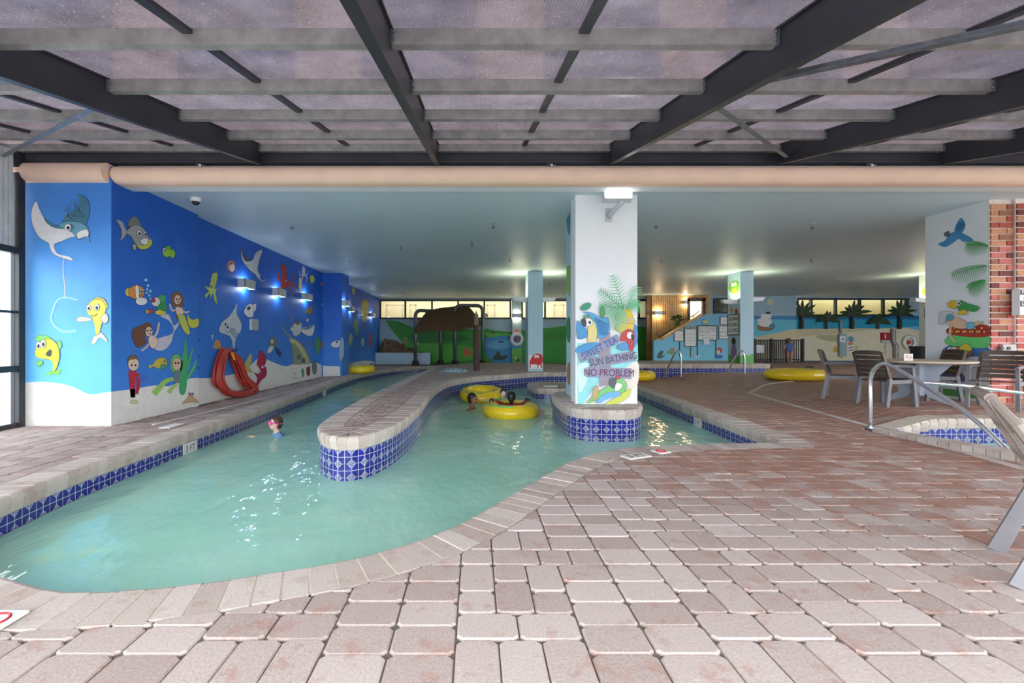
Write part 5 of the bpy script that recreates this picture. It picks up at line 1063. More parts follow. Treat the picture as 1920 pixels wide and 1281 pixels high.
# ------------------------------------------------------------------ floats
GRN = plain('green_print', (96, 190, 130), 0.4)
def river_tube(label, loc, R=0.40, r=0.165, sx=1.0, tilt=0.0, tdir=0.0, stripe=True):
    t = tag(empty('swim_tube', loc), label, 'swim tube', 'yellow river tubes')
    Mx = Matrix.Rotation(tdir, 3, 'Z') @ Matrix.Rotation(tilt, 3, 'X') @ Matrix.Rotation(-tdir, 3, 'Z') @ Matrix.Diagonal((sx, 1, 1))
    nu, nv = 96, 16; V = []; Fc = []
    for i in range(nu):
        a = 2*PI*i/nu; rr = r*(1-0.035*(i % 3 == 0))
        for k in range(nv):
            b = 2*PI*k/nv; V.append(Mx @ Vector(((R+rr*math.cos(b))*math.cos(a), (R+rr*math.cos(b))*math.sin(a), rr*0.92*math.sin(b))))
    for i in range(nu):
        for k in range(nv): Fc.append((i*nv+k, ((i+1) % nu)*nv+k, ((i+1) % nu)*nv+(k+1) % nv, i*nv+(k+1) % nv))
    q = MB().add(V, Fc).build('ring', M_YELLOW, None, smooth=True, keep0=True); q.parent = t
    if stripe:
        pts = [Mx @ Vector(((R+r*0.55)*math.cos(a), (R+r*0.55)*math.sin(a), r*0.80)) for a in [PI*0.55+PI*0.95*i/24 for i in range(25)]]
        q = MB().tube(pts, 0.012, 6).build('printed_stripe', GRN, None, keep0=True); q.parent = t
    for a in (0.5, PI-0.4):
        c = Vector(((R+0.02)*math.cos(a), (R+0.02)*math.sin(a), r*0.9)); tg = Vector((-math.sin(a), math.cos(a), 0))
        q = MB().tube([Mx @ (c-tg*0.09), Mx @ (c-tg*0.06+Vector((0,0,0.045))), Mx @ (c+tg*0.06+Vector((0,0,0.045))), Mx @ (c+tg*0.09)], 0.014, 6).build('handle', M_BLACK, None, keep0=True); q.parent = t
    return t
river_tube('yellow ring tube carrying a person in dark red, afloat by the plinth', (0.72, 9.25, -0.19), R=0.41, r=0.175)
river_tube('yellow ring tube floating empty behind the swimming boy', (0.16, 11.5, -0.13), R=0.41, r=0.17, tilt=0.12)
river_tube('yellow ring tube lying on the deck beside the blue wall', (-4.5, 17.4, 0.155), R=0.42, r=0.165)
river_tube('yellow ring tube lying on the deck behind the painted column', (5.1, 14.25, 0.155), R=0.42, r=0.165)
river_tube('long yellow double tube lying on the dark deck near the fence', (8.78, 12.3, 0.33), R=0.42, r=0.165, sx=1.38, stripe=False)
# ------------------------------------------------------------------ red hose on a hook
ho = tag(empty('garden_hose', (-5.3, 9.6, 0)), 'red hose coiled over a hook against the blue wall', 'hose')
pts = []; NL = 17
for k in range(NL):
    f = k/(NL-1); j = lambda s: RND.uniform(-s, s); lay = -5.37+0.16*abs(math.sin(k*1.7))
    w1 = 0.12+0.24*f+j(0.03); w2 = 0.16+0.30*((k*5) % NL)/NL; low = max(0.035, 0.06+0.14*((k*3) % 5)/5-0.05)
    pts += [(lay, 9.52+j(0.05), 1.05+j(0.03)), (lay+0.02, 9.42-w1*0.7, 0.86+j(0.05)), (lay+0.04, 9.30-w1*0.75, 0.45+j(0.05)), (lay+0.08, 9.42-w1*0.3+0.08*f, 0.14+low*0.5), (lay+0.13, 9.75+j(0.06)+0.1*f, low), (lay+0.12, 10.1+w2*0.9, low+0.04), (lay+0.06, 9.95+w2*0.45, 0.42+j(0.05)), (lay+0.02, 9.72+w2*0.35, 0.85+j(0.04))]
pts += [(-5.25, 9.5, 1.04), (-5.16, 9.48, 0.98)]
MB().tube([(max(p.x, -5.395), p.y, max(p.z, 0.026)) for p in smooth_open(pts, 5)], 0.023, 8).build('hose', plain('red_rubber', (172, 58, 48), 0.42, scale=5, var=0.15), ho, smooth=True)
MB().tube([(-5.16, 9.48, 0.99), (-5.13, 9.53, 0.84)], [0.028, 0.02], 8).build('nozzle', plain('orange_plastic', (232, 150, 40), 0.4), ho)
MB().tube([(-5.42, 9.56, 1.10), (-5.3, 9.56, 1.0), (-5.2, 9.58, 1.02), (-5.17, 9.58, 1.08)], 0.012, 6).tube([(-5.42, 9.72, 1.10), (-5.3, 9.72, 1.0), (-5.2, 9.72, 1.02), (-5.17, 9.72, 1.08)], 0.012, 6).build('hook', M_BLACKFRAME, ho)

# ------------------------------------------------------------------ tiki shelter at the far end
tk = tag(empty('tiki_shelter', (-1.4, 23.8, 0)), 'thatched tiki shelter on bent grey pipes at the far bank', 'shelter')
M_PIPE = plain('grey_pipe', (96, 100, 104), 0.35, 0.3, scale=4, var=0.2); M_SHOE = plain('rust_foot', (58, 40, 36), 0.7); M_THATCH = plain('thatch_straw', (104, 82, 60), 0.95, scale=26, var=0.45)
def arch(x0, y0, x1, y1, zt, rb=0.3):
    P = [(x0,y0,0.02),(x0,y0,zt*0.5),(x0,y0,zt-rb)]; dx, dy = x1-x0, y1-y0; L_ = math.hypot(dx, dy); ux, uy = dx/L_, dy/L_
    for i in range(1, 6): a = PI/2*i/5; P.append((x0+ux*rb*(1-math.cos(a)), y0+uy*rb*(1-math.cos(a)), zt-rb+rb*math.sin(a)))
    for i in range(5, 0, -1): a = PI/2*i/5; P.append((x1-ux*rb*(1-math.cos(a)), y1-uy*rb*(1-math.cos(a)), zt-rb+rb*math.sin(a)))
    P += [(x1,y1,zt-rb),(x1,y1,zt*0.5),(x1,y1,0.02)]
    MB().tube(P, 0.095, 12).build('pipe_arch', M_PIPE, tk, smooth=True)
    for x, y in ((x0, y0), (x1, y1)): MB().lathe([(0.19, 0), (0.18, 0.12), (0.13, 0.24)], (x, y, 0), 14).build('pipe_foot', M_SHOE, tk)
arch(W(853,0,23.9).x, 23.9, W(905,0,24.0).x, 24.0, W(0,573,23.9).z); arch(W(779,0,23.45).x, 23.45, W(826,0,24.4).x, 24.4, W(0,582,23.5).z)
ridge = [W(802, 582, 24.0), W(830, 577, 24.0), W(876, 572, 24.1)]
eave = [W(777, 616, 23.3), W(800, 613, 23.2), W(835, 613, 23.2), W(868, 611, 23.2), W(903, 604, 23.4)]
body = MB(); nE = len(eave)
rr_ = [ridge[0], ridge[0], ridge[1], ridge[2], ridge[2]]; back = [Vector((p.x, 24.9, p.z)) for p in eave]
for i in range(nE-1):
    body.add([eave[i], eave[i+1], rr_[i+1], rr_[i]], [(0,1,2,3)]); body.add([back[i], back[i+1], rr_[i+1], rr_[i]], [(0,1,2,3)])
body.add([eave[0], rr_[0], back[0]], [(0,1,2)]); body.add([eave[-1], rr_[-1], back[-1]], [(0,1,2)])
body.build('roof_core', M_THATCH, tk, fix=False)
st = MB()
def on_slope(u, v):
    f = u*(nE-1); i = min(int(f), nE-2); t = f-i; e = eave[i].lerp(eave[i+1], t); q = rr_[i].lerp(rr_[i+1], t); return e.lerp(q, v)
for _ in range(2600):
    u, v = RND.random(), RND.random()**1.3; a = on_slope(u, v); b = on_slope(min(1, max(0, u+RND.uniform(-0.02, 0.02))), max(-0.0, v-0.2)); b = b+Vector((0, -0.06, -0.13-RND.random()*0.16)); a = a+Vector((0, -0.04, 0.03))
    s_ = Vector((0.012, 0, 0)); st.add([a-s_, a+s_, b+s_*0.4, b-s_*0.4], [(0,1,2,3)])
tag(st.build('straw', M_THATCH, tk, fix=False), kind='stuff')
for x_, y_ in ((858, 593), (911, 592)):
    p = W(x_, y_, 23.75); MB().lathe([(0.06, -0.06), (0.11, 0.05)], p, 12, Matrix.Rotation(PI/2.4, 3, 'X') @ Matrix.Rotation(0.5, 3, 'Y')).build('spray_nozzle', M_FIXTURE, tk)
tp = tag(empty('brown_post', (0.02, 15.85, ZI+0.004)), 'weathered brown wooden post with frayed top on the divider', 'post')
MB().tube([(0.03,15.85,ZI+0.005),(0.02,15.85,1.0),(0.02,15.85,1.8)], [0.115, 0.10, 0.085], 12).build('trunk', plain('old_wood', (84, 62, 58), 0.85, scale=12, var=0.3), tp)
fy = MB()
for i in range(14): a = 2*PI*i/14; fy.tube([(0.02+0.07*math.cos(a),15.85+0.07*math.sin(a),1.62),(0.02+0.06*math.cos(a),15.85+0.06*math.sin(a),1.95+0.3*RND.random()),(0.03+0.02*math.cos(a),15.85,2.2+0.15*RND.random())], [0.016,0.013,0.005], 5)
fy.build('frayed_top', plain('pale_fibre', (150, 134, 116), 0.9), tp)
tarp = MB(); nx, ny = 30, 10
for j in range(ny+1):
    for i in range(nx+1):
        x, y = -1.25+1.0*i/nx, 14.9+0.75*j/ny; e = math.sin(PI*i/nx)*math.sin(PI*j/ny)
        tarp.v.append(Vector((x, y, ZI+0.008+0.16*e**0.5*(0.55+0.45*math.sin(i*1.35+j*0.4)*math.cos(j*0.9)))))
for j in range(ny):
    for i in range(nx): tarp.f.append((j*(nx+1)+i, j*(nx+1)+i+1, (j+1)*(nx+1)+i+1, (j+1)*(nx+1)+i)); tarp.c.append(None)
tag(tarp.build('crumpled_sheet', plain('pale_blue_plastic', (176, 204, 220), 0.25), smooth=True, fix=False), 'crumpled pale blue plastic sheet lying on the brick divider', 'plastic sheet')
# planter with rocks
pl = tag(MB().bx(-5.41, -2.45, 24.15, 24.3, -0.01, 0.62).build('planter_wall', M_COLB), 'low pale blue planter wall in the back corner', 'planter')
rk = tag(empty('rock_bank', (-4.2, 24.75, 0)), 'bank of rough brown rocks behind the pale blue planter wall', 'rocks')
for k in range(9):
    c = (-4.95+0.27*k, 24.78+RND.uniform(-0.04, 0.04), 0); h = 1.45*(1-0.085*k)+RND.uniform(-0.1, 0.1); mb = MB().ball((c[0], c[1], h*0.5), (0.36, 0.38, h*0.5), nu=16, nv=12)
    for v in mb.v: v += Vector((math.sin(v.z*9+k)*0.04+math.sin(v.x*17)*0.02, math.cos(v.z*11+k*2)*0.03, math.sin(v.x*13+v.y*9)*0.035))
    for v in mb.v: v.x = max(v.x, -5.40); v.z = max(v.z, 0.0); v.y = min(v.y, YB-0.01)
    mb.build('boulder', plain('brown_rock', (104, 86, 64), 0.95, scale=6, var=0.5, bmp=0.6), rk)
# ------------------------------------------------------------------ life rings
def life_ring(label, p, R):
    t = tag(empty('life_ring', p), label, 'life ring'); Mx = Matrix.Rotation(PI/2, 3, 'X'); V = []; Fc = []
    for i in range(32):
        a = 2*PI*i/32
        for k in range(10): b = 2*PI*k/10; V.append(Vector(p)+Mx @ Vector(((R+0.075*math.cos(b))*math.cos(a), (R+0.075*math.cos(b))*math.sin(a), 0.05*math.sin(b))))
    for i in range(32):
        for k in range(10): Fc.append((i*10+k, ((i+1) % 32)*10+k, ((i+1) % 32)*10+(k+1) % 10, i*10+(k+1) % 10))
    MB().add(V, Fc).build('ring', M_WHITE, t, smooth=True)
    MB().tube([Vector(p)+Vector(((R+0.1)*math.cos(a), -0.03, (R+0.1)*math.sin(a))) for a in [2*PI*i/28 for i in range(28)]], 0.012, 5, closed=True).build('rope', plain('rope', (214, 206, 186), 0.9), t)
    mb = MB()
    for i in range(3): mb.ball(Vector(p)+Vector((0.05*math.cos(i*2.1), 0.02, 0.05*math.sin(i*2.1))), (0.07, 0.03, 0.08), nu=8, nv=6)
    mb.build('folded_line', plain('red_line', (190, 70, 60), 0.8), t)
life_ring('white life ring hung on the pilaster under a warm sconce', W(969, 636, YB-0.32), 0.28); life_ring('white life ring hung on the sand painted wall by the drum', W(1705.5, 642, YR2-0.1), 0.3)
# ------------------------------------------------------------------ fence, palms and wall gear on the far right
fe = tag(empty('metal_fence', (15.3, 23.2, 0.17)), 'black metal bar fence in front of the sea painted wall', 'fence')
fx0, fx1 = W(1414, 0, 23.2).x, W(1505, 0, 23.2).x; ft = W(0, 637, 23.2).z
MB().bx(fx0, fx1, 23.18, 23.22, ft-0.05, ft).bx(fx0, fx1, 23.18, 23.22, 0.27, 0.32).build('rail', M_BLACK, fe)
x = fx0
while x < fx1: MB().bx(x-0.018, x+0.018, 23.185, 23.215, 0.165, ft-0.02).build('bar', M_BLACK, fe); x += 0.115
for x in (fx0, W(1446,0,23.2).x, W(1476,0,23.2).x, fx1): MB().bx(x-0.05, x+0.05, 23.15, 23.25, 0.165, ft+0.05).build('fence_post', M_BLACK, fe)
nt_ = MB().bx(W(1419,0,23.1).x, W(1433,0,23.1).x, 23.12, 23.14, W(0,662,23.1).z, W(0,647,23.1).z).build('paper_notice', plain('paper', (216, 222, 236), 0.7)); tag(nt_, 'white paper sheet fixed to the black metal fence', 'paper')
M_LEAF = plain('palm_leaf', (42, 62, 36), 0.6, scale=8, var=0.35); M_TRUNK = plain('palm_trunk', (70, 58, 44), 0.9)
def palm(label, px_, ytop, big):
    b = W(px_, 617, YR2-0.14); top = W(px_, ytop, YR2-0.14); t = tag(empty('artificial_palm', b), label, 'palm', 'artificial palms on the sea painted wall')
    MB().tube([b, b.lerp(top, 0.5)+Vector((0.02,0,0)), top], [0.09 if big else 0.06, 0.08 if big else 0.05, 0.06], 8).build('trunk', M_TRUNK, t)
    for k in range(9 if big else 11):
        a = PI*(0.06+0.88*k/(8 if big else 10)); ln = (0.92 if big else 0.6)*(0.8+0.4*RND.random()); d = Vector((math.cos(a), -0.16*RND.random(), math.sin(a)*(1.0 if big else 0.8)))
        P = [top+d*ln*s+Vector((0, -0.03*s, -0.35*ln*s*s*(abs(math.cos(a))))) for s in (0, 0.3, 0.6, 0.85, 1.0)]; wd = [0.03, 0.09, 0.1, 0.06, 0.01]; sd_ = d.cross(Vector((0,1,0))).normalized(); mb = MB(); V = []
        lim = W(1494, 0, YR1).x+0.02
        for q, w_ in zip(P, wd): q.x = max(q.x, lim+w_); q.y = min(q.y, YR2-0.05); q.z = min(q.z, ZC-0.05-w_)
        for q, w_ in zip(P, wd): V += [q-sd_*w_, q+Vector((0,-0.02,0)), q+sd_*w_]
        mb.add(V, [(i*3+e, i*3+e+1, i*3+e+4, i*3+e+3) for i in range(4) for e in (0, 1)]); mb.build('frond', M_LEAF, t, fix=False)
palm('tall artificial palm at the window end near the painted ship', 1503, 592, True); palm('small artificial palm beside the tall one near the painted ship', 1549, 600, False); palm('tall artificial palm at the middle of the lounge windows', 1598, 592, True); palm('small artificial palm between two tall ones above the red box', 1646, 604, False); palm('tall artificial palm at the window end near the life ring', 1687, 590, True)
sh = tag(empty('shower_post', W(1578, 668, YR2-0.1)), 'grey outdoor shower with white control box on the sand painted wall', 'shower')
c0, c1 = W(1573, 668, YR2-0.1), W(1586, 626, YR2-0.1); MB().bx(c0.x, c1.x, YR2-0.16, YR2-0.02, c0.z, c1.z).build('panel', plain('grey_panel', (150, 170, 176), 0.5), sh)
MB().tube([W(1577, 626, YR2-0.1), W(1576, 601, YR2-0.1), W(1578, 600, YR2-0.3), W(1580, 603, YR2-0.4)], 0.04, 8).build('riser', M_STEEL_M, sh); q = W(1579.5, 636, YR2-0.17); MB().box(q, (0.3, 0.04, 0.32)).build('control_box', M_WHITE, sh); MB().ball(q+Vector((0,-0.03,0)), 0.04).build('button', M_BLACK, sh)
paint(wr, 'painted_beach_children', f2, [((206,170,60),'e',(890,935,28,30)), ((110,180,200),'p',[(920,870),(985,870),(990,960),(960,990),(925,970)]), ((200,190,80),'e',(945,1005,24,18)), ((236,238,240),'p',[(1010,910),(1060,890),(1075,950),(1030,970)]), ((40,44,56),'s',[(1015,925),(1065,910)],8), ((40,44,56),'s',[(1020,950),(1070,935)],8), ((206,150,110),'e',(1035,875,26,18)), ((90,150,190),'p',[(1015,810),(1060,810),(1062,855),(1020,850)]), ((206,196,80),'e',(1095,915,18,20))], (1400, 480, 5.333), lift=0.004)
fb = MB().bx(W(1650,0,YR2).x, W(1664,0,YR2).x, YR2-0.16, YR2-0.01, W(0,638,YR2).z, W(0,624,YR2).z).build('alarm_box', plain('red_enamel', (176, 36, 44), 0.4)); tag(fb, 'red emergency box mounted on the sand painted wall', 'alarm box')
MB().bx(W(1650,0,YR2).x, W(1664,0,YR2).x, YR2-0.15, YR2-0.01, W(0,643,YR2).z, W(0,638,YR2).z).build('lower_box', M_FIXTURE, fb); MB().bx(W(1654,0,YR2).x, W(1656,0,YR2).x, YR2-0.17, YR2-0.16, W(0,635,YR2).z, W(0,627,YR2).z).build('label_stripe', M_WHITE, fb); MB().tube([W(1660.5, 643, YR2-0.06), W(1660.5, 672, YR2-0.06)], 0.015, 6).build('conduit', M_FIXTURE, fb)
dp = tag(MB().tube([W(1675, 616, YR2-0.12), W(1675, 640, YR2-0.12), W(1680, 648, YR2-0.12), W(1680, 672, YR2-0.12)], 0.11, 8).build('drain_pipe', M_STEEL_M), 'thick grey drain pipe with an offset beside the red box', 'pipe')
bn = tag(empty('black_drum', (14.83, 14.8, 0.17)), 'large black plastic drum standing beyond the patio table', 'drum')
MB().lathe([(0.30,0),(0.34,0.04),(0.35,0.42),(0.37,0.45),(0.36,0.5),(0.36,0.85)], (14.83,14.8,0.17), 24).build('barrel', M_BLACK, bn, smooth=False); MB().lathe([(0.385,0.83),(0.39,0.9),(0.36,0.9)], (14.83,14.8,0.17), 24).build('rim', M_BLACK, bn)
# plant on the stair
pp = W(1270, 600, YS+0.6); pt = tag(empty('hanging_plant', pp), 'leafy green plant above the stair against the slat wall', 'plant')
MB().lathe([(0.12,-0.3),(0.19,0.0)], pp, 14).build('pot', plain('olive_pot', (120, 124, 60), 0.7), pt)
for k in range(26):
    a, e = RND.uniform(0, 2*PI), RND.uniform(0.1, 1.2); d = Vector((math.cos(a)*math.cos(e), math.sin(a)*math.cos(e), math.sin(e))); s_ = d.cross(Vector((0,0,1))).normalized()*0.06; b_ = pp+d*0.08; m_ = pp+d*0.26; t_ = pp+d*0.42-Vector((0,0,0.1))
    MB().add([b_, m_-s_, t_, m_+s_], [(0,1,2,3)]).build('leaf', plain('green_leaf', (62, 96, 44), 0.5), pt, fix=False)
# ------------------------------------------------------------------ handrails
def rail(name, label, pts, r, feet=(), cat='handrail'):
    t = tag(empty(name, pts[0]), label, cat); MB().tube(smooth_open([Vector(p) for p in pts], 5), r, 10).build('tube', M_CHROME, t, smooth=True)
    for f in feet: MB().lathe([(r*2.0, 0.0), (r*1.9, 0.012), (r*1.1, 0.02)], f, 14).build('flange', M_CHROME, t)
    return t
b0 = Vector((5.60, 6.36, deck_z(5.60, 6.36))); z_t = W(0, 682, 6.3).z
hr = rail('handrail', 'chrome handrail bending over and down into the sunken spa', [b0, b0+Vector((0,0,0.4)), b0+Vector((0,0,0.66)), (5.61,6.32,z_t-0.1), (5.63,6.22,z_t), (5.66,6.1,z_t-0.025), (5.74,5.75,z_t-0.24), (5.84,5.3,z_t-0.56), (5.9,4.95,0.0), (5.92,4.85,-0.1)], 0.026, [b0])
MB().tube([(5.735,5.78,z_t-0.215), (6.3,5.83,0.66), (7.6,5.95,0.50), (8.3,6.0,0.42)], 0.022, 10).build('cross_bar', M_CHROME, hr, smooth=True)
for x_, lb in ((1265, 'chrome spa handrail before the rules sign'), (1384, 'chrome spa handrail before the sign column')):
    a = G(x_-7, 712); b = G(x_+12, 712.5); a.z = b.z = 0; y_ = b.y; tz = W(0, 658, y_).z
    rail('spa_rail', lb, [b, b+Vector((0,0,0.5)), b+Vector((-0.02,0,tz-0.1)), b+Vector((-0.08,0.05,tz)), b+Vector((-0.17,0.12,tz-0.12)), b+Vector((-0.3,0.3,0.35)), b+Vector((-0.34,0.34,0.0))], 0.03, [b])
# ------------------------------------------------------------------ patio table and chairs
M_RESIN = plain('brown_resin', (72, 58, 50), 0.5, scale=5, var=0.12); M_RESIN_G = plain('grey_resin', (104, 104, 110), 0.5, scale=5, var=0.1)
def patio_chair(label, loc, rz_):
    """Local: seat faces +y, legs on z = 0."""
    t = tag(empty('patio_chair', (0,0,0)), label, 'chair', 'brown slatted patio armchairs')
    for sx_ in (-1, 1):
        MB().bar((sx_*0.27, 0.24, 0), (sx_*0.255, 0.20, 0.64), 0.045, 0.055, up=(0,1,0), w2=0.04, h2=0.05).build('leg', M_RESIN_G, t)
        MB().bar((sx_*0.26, -0.27, 0), (sx_*0.25, -0.20, 0.45), 0.045, 0.055, up=(0,1,0)).build('leg', M_RESIN_G, t)
        MB().bar((sx_*0.25, -0.20, 0.44), (sx_*0.24, -0.33, 0.88), 0.04, 0.045, up=(0,1,0)).build('back_stile', M_RESIN, t)
        MB().tube([(sx_*0.255, 0.25, 0.645), (sx_*0.265, 0.05, 0.66), (sx_*0.25, -0.25, 0.655)], 0.026, 8).build('armrest', M_RESIN_G, t)
        MB().bar((sx_*0.25, 0.22, 0.41), (sx_*0.25, -0.2, 0.40), 0.035, 0.06).build('side_rail', M_RESIN_G, t)
    for k in range(7): MB().box((0, 0.22-k*0.067, 0.435-0.004*k), (0.48, 0.06, 0.02)).build('seat_slat', M_RESIN, t)
    for k in range(6):
        f = k/5; y_, z_ = -0.21-0.12*f, 0.5+0.37*f; mb = MB(); V = []
        for i in range(7): x_ = -0.225+0.45*i/6; yy_ = y_-0.03*(1-(x_/0.225)**2); V += [(x_, yy_, z_-0.031), (x_, yy_, z_+0.031+(0.012*(1-(x_/0.225)**2) if k == 5 else 0)), (x_, yy_-0.016, z_-0.031), (x_, yy_-0.016, z_+0.031+(0.012*(1-(x_/0.225)**2) if k == 5 else 0))]
        Fc = []
        for i in range(6): a_, b_ = i*4, (i+1)*4; Fc += [(a_, b_, b_+1, a_+1), (a_+2, a_+3, b_+3, b_+2), (a_+1, b_+1, b_+3, a_+3), (a_, a_+2, b_+2, b_)]
        Fc += [(0,1,3,2), (24,26,27,25)]; mb.add(V, Fc).build('back_slat', M_RESIN, t)
    t.location = loc; t.rotation_euler = (0, 0, rz_); return t
ZT = 0.172
patio_chair('brown slatted armchair with its back to the chrome handrail', (6.86, 7.5, ZT), -PI/2+0.1)
patio_chair('brown slatted armchair behind the one by the handrail, turned to the table', (6.82, 8.32, ZT), -PI/2-0.75)
patio_chair('brown slatted armchair in front of the brick pillar', (8.28, 7.12, ZT), PI/2+0.5)
patio_chair('brown slatted armchair tucked between table and the painted pillar flank', (8.36, 8.2, ZT), PI/2-0.25)
tb = tag(empty('patio_table', (7.5, 7.6, ZT)), 'round patio table with grey panel legs and tan top', 'table')
MB().lathe([(0.66,0.70),(0.70,0.715),(0.70,0.735),(0.69,0.745)], (7.5,7.6,ZT), 40).build('table_top', plain('tan_table_top', (178, 158, 140), 0.45, scale=3), tb)
for k in range(4):
    a = PI/4+k*PI/2; d = Vector((math.cos(a), math.sin(a), 0)); c = Vector((7.5,7.6,ZT)); n_ = Vector((-d.y, d.x, 0)); V = []
    for s in (-0.02, 0.02): V += [c+d*r_+n_*s+Vector((0,0,z_)) for r_, z_ in ((0.08,0.7),(0.42,0.7),(0.26,0.5),(0.24,0.2),(0.5,0.0),(0.42,0.0),(0.14,0.12),(0.08,0.2))]
    mb = MB(); tri = geometry.tessellate_polygon([[Vector((q[0], q[1], 0)) for q in ((0.08,0.7),(0.42,0.7),(0.26,0.5),(0.24,0.2),(0.5,0.0),(0.42,0.0),(0.14,0.12),(0.08,0.2))]])
    mb.add(V, [tuple(q) for q in tri]+[tuple(8+i for i in q) for q in tri]+[(i, (i+1) % 8, 8+(i+1) % 8, 8+i) for i in range(8)]).build('leg', plain('blue_grey_resin', (128, 136, 150), 0.5), tb)
MB().tube([(7.5,7.6,ZT+0.15),(7.5,7.6,ZT+0.7)], 0.09, 12).build('pedestal', plain('blue_grey_resin', (128, 136, 150), 0.5), tb)
q = W(1703, 670, 7.3); ns = MB().box((q.x, 7.3, ZT+0.746+0.055), (0.14, 0.012, 0.11)).build('table_sign', M_WHITE); tag(ns, 'small white no smoking card standing on the patio table', 'sign')
RED = plain('red_print', (190, 40, 50), 0.5); rg = MB(); rg.tube([(q.x+0.05*math.cos(a), 7.292, ZT+0.803+0.036*math.sin(a)) for a in [2*PI*i/24 for i in range(24)]], 0.004, 5, closed=True).bar((q.x-0.036, 7.292, ZT+0.828), (q.x+0.036, 7.292, ZT+0.778), 0.004, 0.006); rg.build('prohibition_ring', RED, ns)
MB().bx(q.x-0.03, q.x+0.03, 7.291, 7.294, ZT+0.799, ZT+0.806).build('cigarette', navy, ns)
# the grey-brown chair cut by the edge of the view
lc = tag(empty('terrace_chair', (0,0,0)), 'grey brown moulded chair with aluminium legs standing alone on the pavers', 'chair')
M_AL = plain('satin_aluminium', (150, 150, 156), 0.35, 0.5); M_TAUPE = plain('taupe_resin', (134, 122, 114), 0.4, scale=6, var=0.1)
for sx_ in (-1, 1):
    MB().bar((sx_*0.27, -0.02, 0), (sx_*0.255, 0.13, 0.44), 0.028, 0.075, up=(0,1,0), h2=0.06).build('leg', M_AL, lc)
    MB().bar((sx_*0.27, 0.55, 0), (sx_*0.255, 0.44, 0.62), 0.028, 0.06, up=(0,1,0)).build('leg', M_AL, lc)
    MB().tube([(sx_*0.255, 0.13, 0.43), (sx_*0.25, 0.08, 0.6), (sx_*0.225, -0.02, 0.8), (sx_*0.15, -0.10, 0.93)], [0.024, 0.026, 0.026, 0.02], 8).build('back_stile', M_TAUPE, lc)
    MB().tube([(sx_*0.26, 0.5, 0.63), (sx_*0.28, 0.25, 0.655), (sx_*0.25, 0.04, 0.64)], 0.026, 8).build('armrest', M_TAUPE, lc)
MB().tube([(x_, -0.10-0.03*(1-(x_/0.16)**2), 0.93+0.02*(1-(x_/0.16)**2)) for x_ in (-0.16,-0.08,0,0.08,0.16)], 0.028, 8).build('top_rail', M_TAUPE, lc)
for k in range(5): x_ = -0.15+0.075*k; MB().bar((x_*1.2, 0.11, 0.45), (x_, -0.11, 0.92), 0.04, 0.016, up=(0,1,0)).build('back_slat', M_TAUPE, lc)
for z_, y_, w_ in ((0.62, 0.055, 0.46), (0.78, -0.02, 0.42)): MB().bar((-w_/2, y_, z_), (w_/2, y_, z_), 0.02, 0.04).build('cross_slat', M_TAUPE, lc)
for k in range(7): MB().box((0, 0.5-k*0.066, 0.435), (0.5, 0.058, 0.022)).build('seat_slat', M_TAUPE, lc)
lc.location = (2.90, 2.42, 0.003); lc.rotation_euler = (0, 0, -PI/2-0.72)
# ------------------------------------------------------------------ depth markers set in the deck and pool walls
def marker(label, c, ang, w, h, s, flat=True, sym=False):
    o = MB().box((0,0,0), (w, h, 0.012)).build('depth_tile', plain('white_tile', (226, 226, 222), 0.4, var=0.05)); o.location = c; o.rotation_euler = (0, 0, ang) if flat else (PI/2, 0, ang); tag(o, label, 'marker')
    if s:
        t = text(None, 'lettering', s, (0,0,0), h*0.8, M_BLACK, rot=(0,0,0)); t.parent = o; t.location = (0, -h*0.02, 0.0125)
    if sym:
        r_ = MB().tube([(h*0.34*math.cos(a), h*0.34*math.sin(a), 0.0125) for a in [2*PI*i/20 for i in range(20)]], 0.006, 4, closed=True).bar((-h*0.24, h*0.24, 0.0125), (h*0.24, -h*0.24, 0.0125), 0.012, 0.004).build('prohibition_ring', RED, None, keep0=True); r_.parent = o
    return o
g1 = G(1196, 858); marker('white 3 FT tile set in the deck at the river bend', (g1.x-0.02, g1.y, 0.008), 0.42, 0.30, 0.15, '3 FT'); g2 = G(1230, 850); marker('white no diving tile beside the 3 FT tile at the river bend', (g2.x+0.06, g2.y+0.02, 0.008), 0.42, 0.15, 0.15, None, sym=True)
g3 = G(-12, 1172); marker('white no diving tile in the pavers by the rounded pool end', (g3.x, g3.y, 0.008), 0.0, 0.16, 0.15, None, sym=True)
g4 = G(322, 800.5); marker('white worn tile in the deck by the blue wall', (g4.x, g4.y, 0.008), PI/2, 0.32, 0.15, None)
def wall_marker(label, px_, path, s, zc=-0.225):
    best = min(range(1, len(path)-1), key=lambda i: abs(CX+F*path[i].x/path[i].y-px_)+(0 if path[i].y > 3 else 999)); t = path[best+1]-path[best-1]; n_ = Vector((-t.y, t.x)).normalized(); p = path[best]+n_*0.012
    return marker(label, (p.x, p.y, zc), math.atan2(t.y, t.x), 0.30, 0.145, s, flat=False)
ER = resample(EDGE, 0.05)
wall_marker('white 3 FT tile in the river wall beside the swimmer with pink goggles', 358, ER, '3 FT'); wall_marker('white depth tile in the river wall across from the boulder corner', 609, ER, '3 FT'); wall_marker('white depth tile in the river wall under the orange pavers', 1308, resample(RIGHT, 0.05), '3 FT')
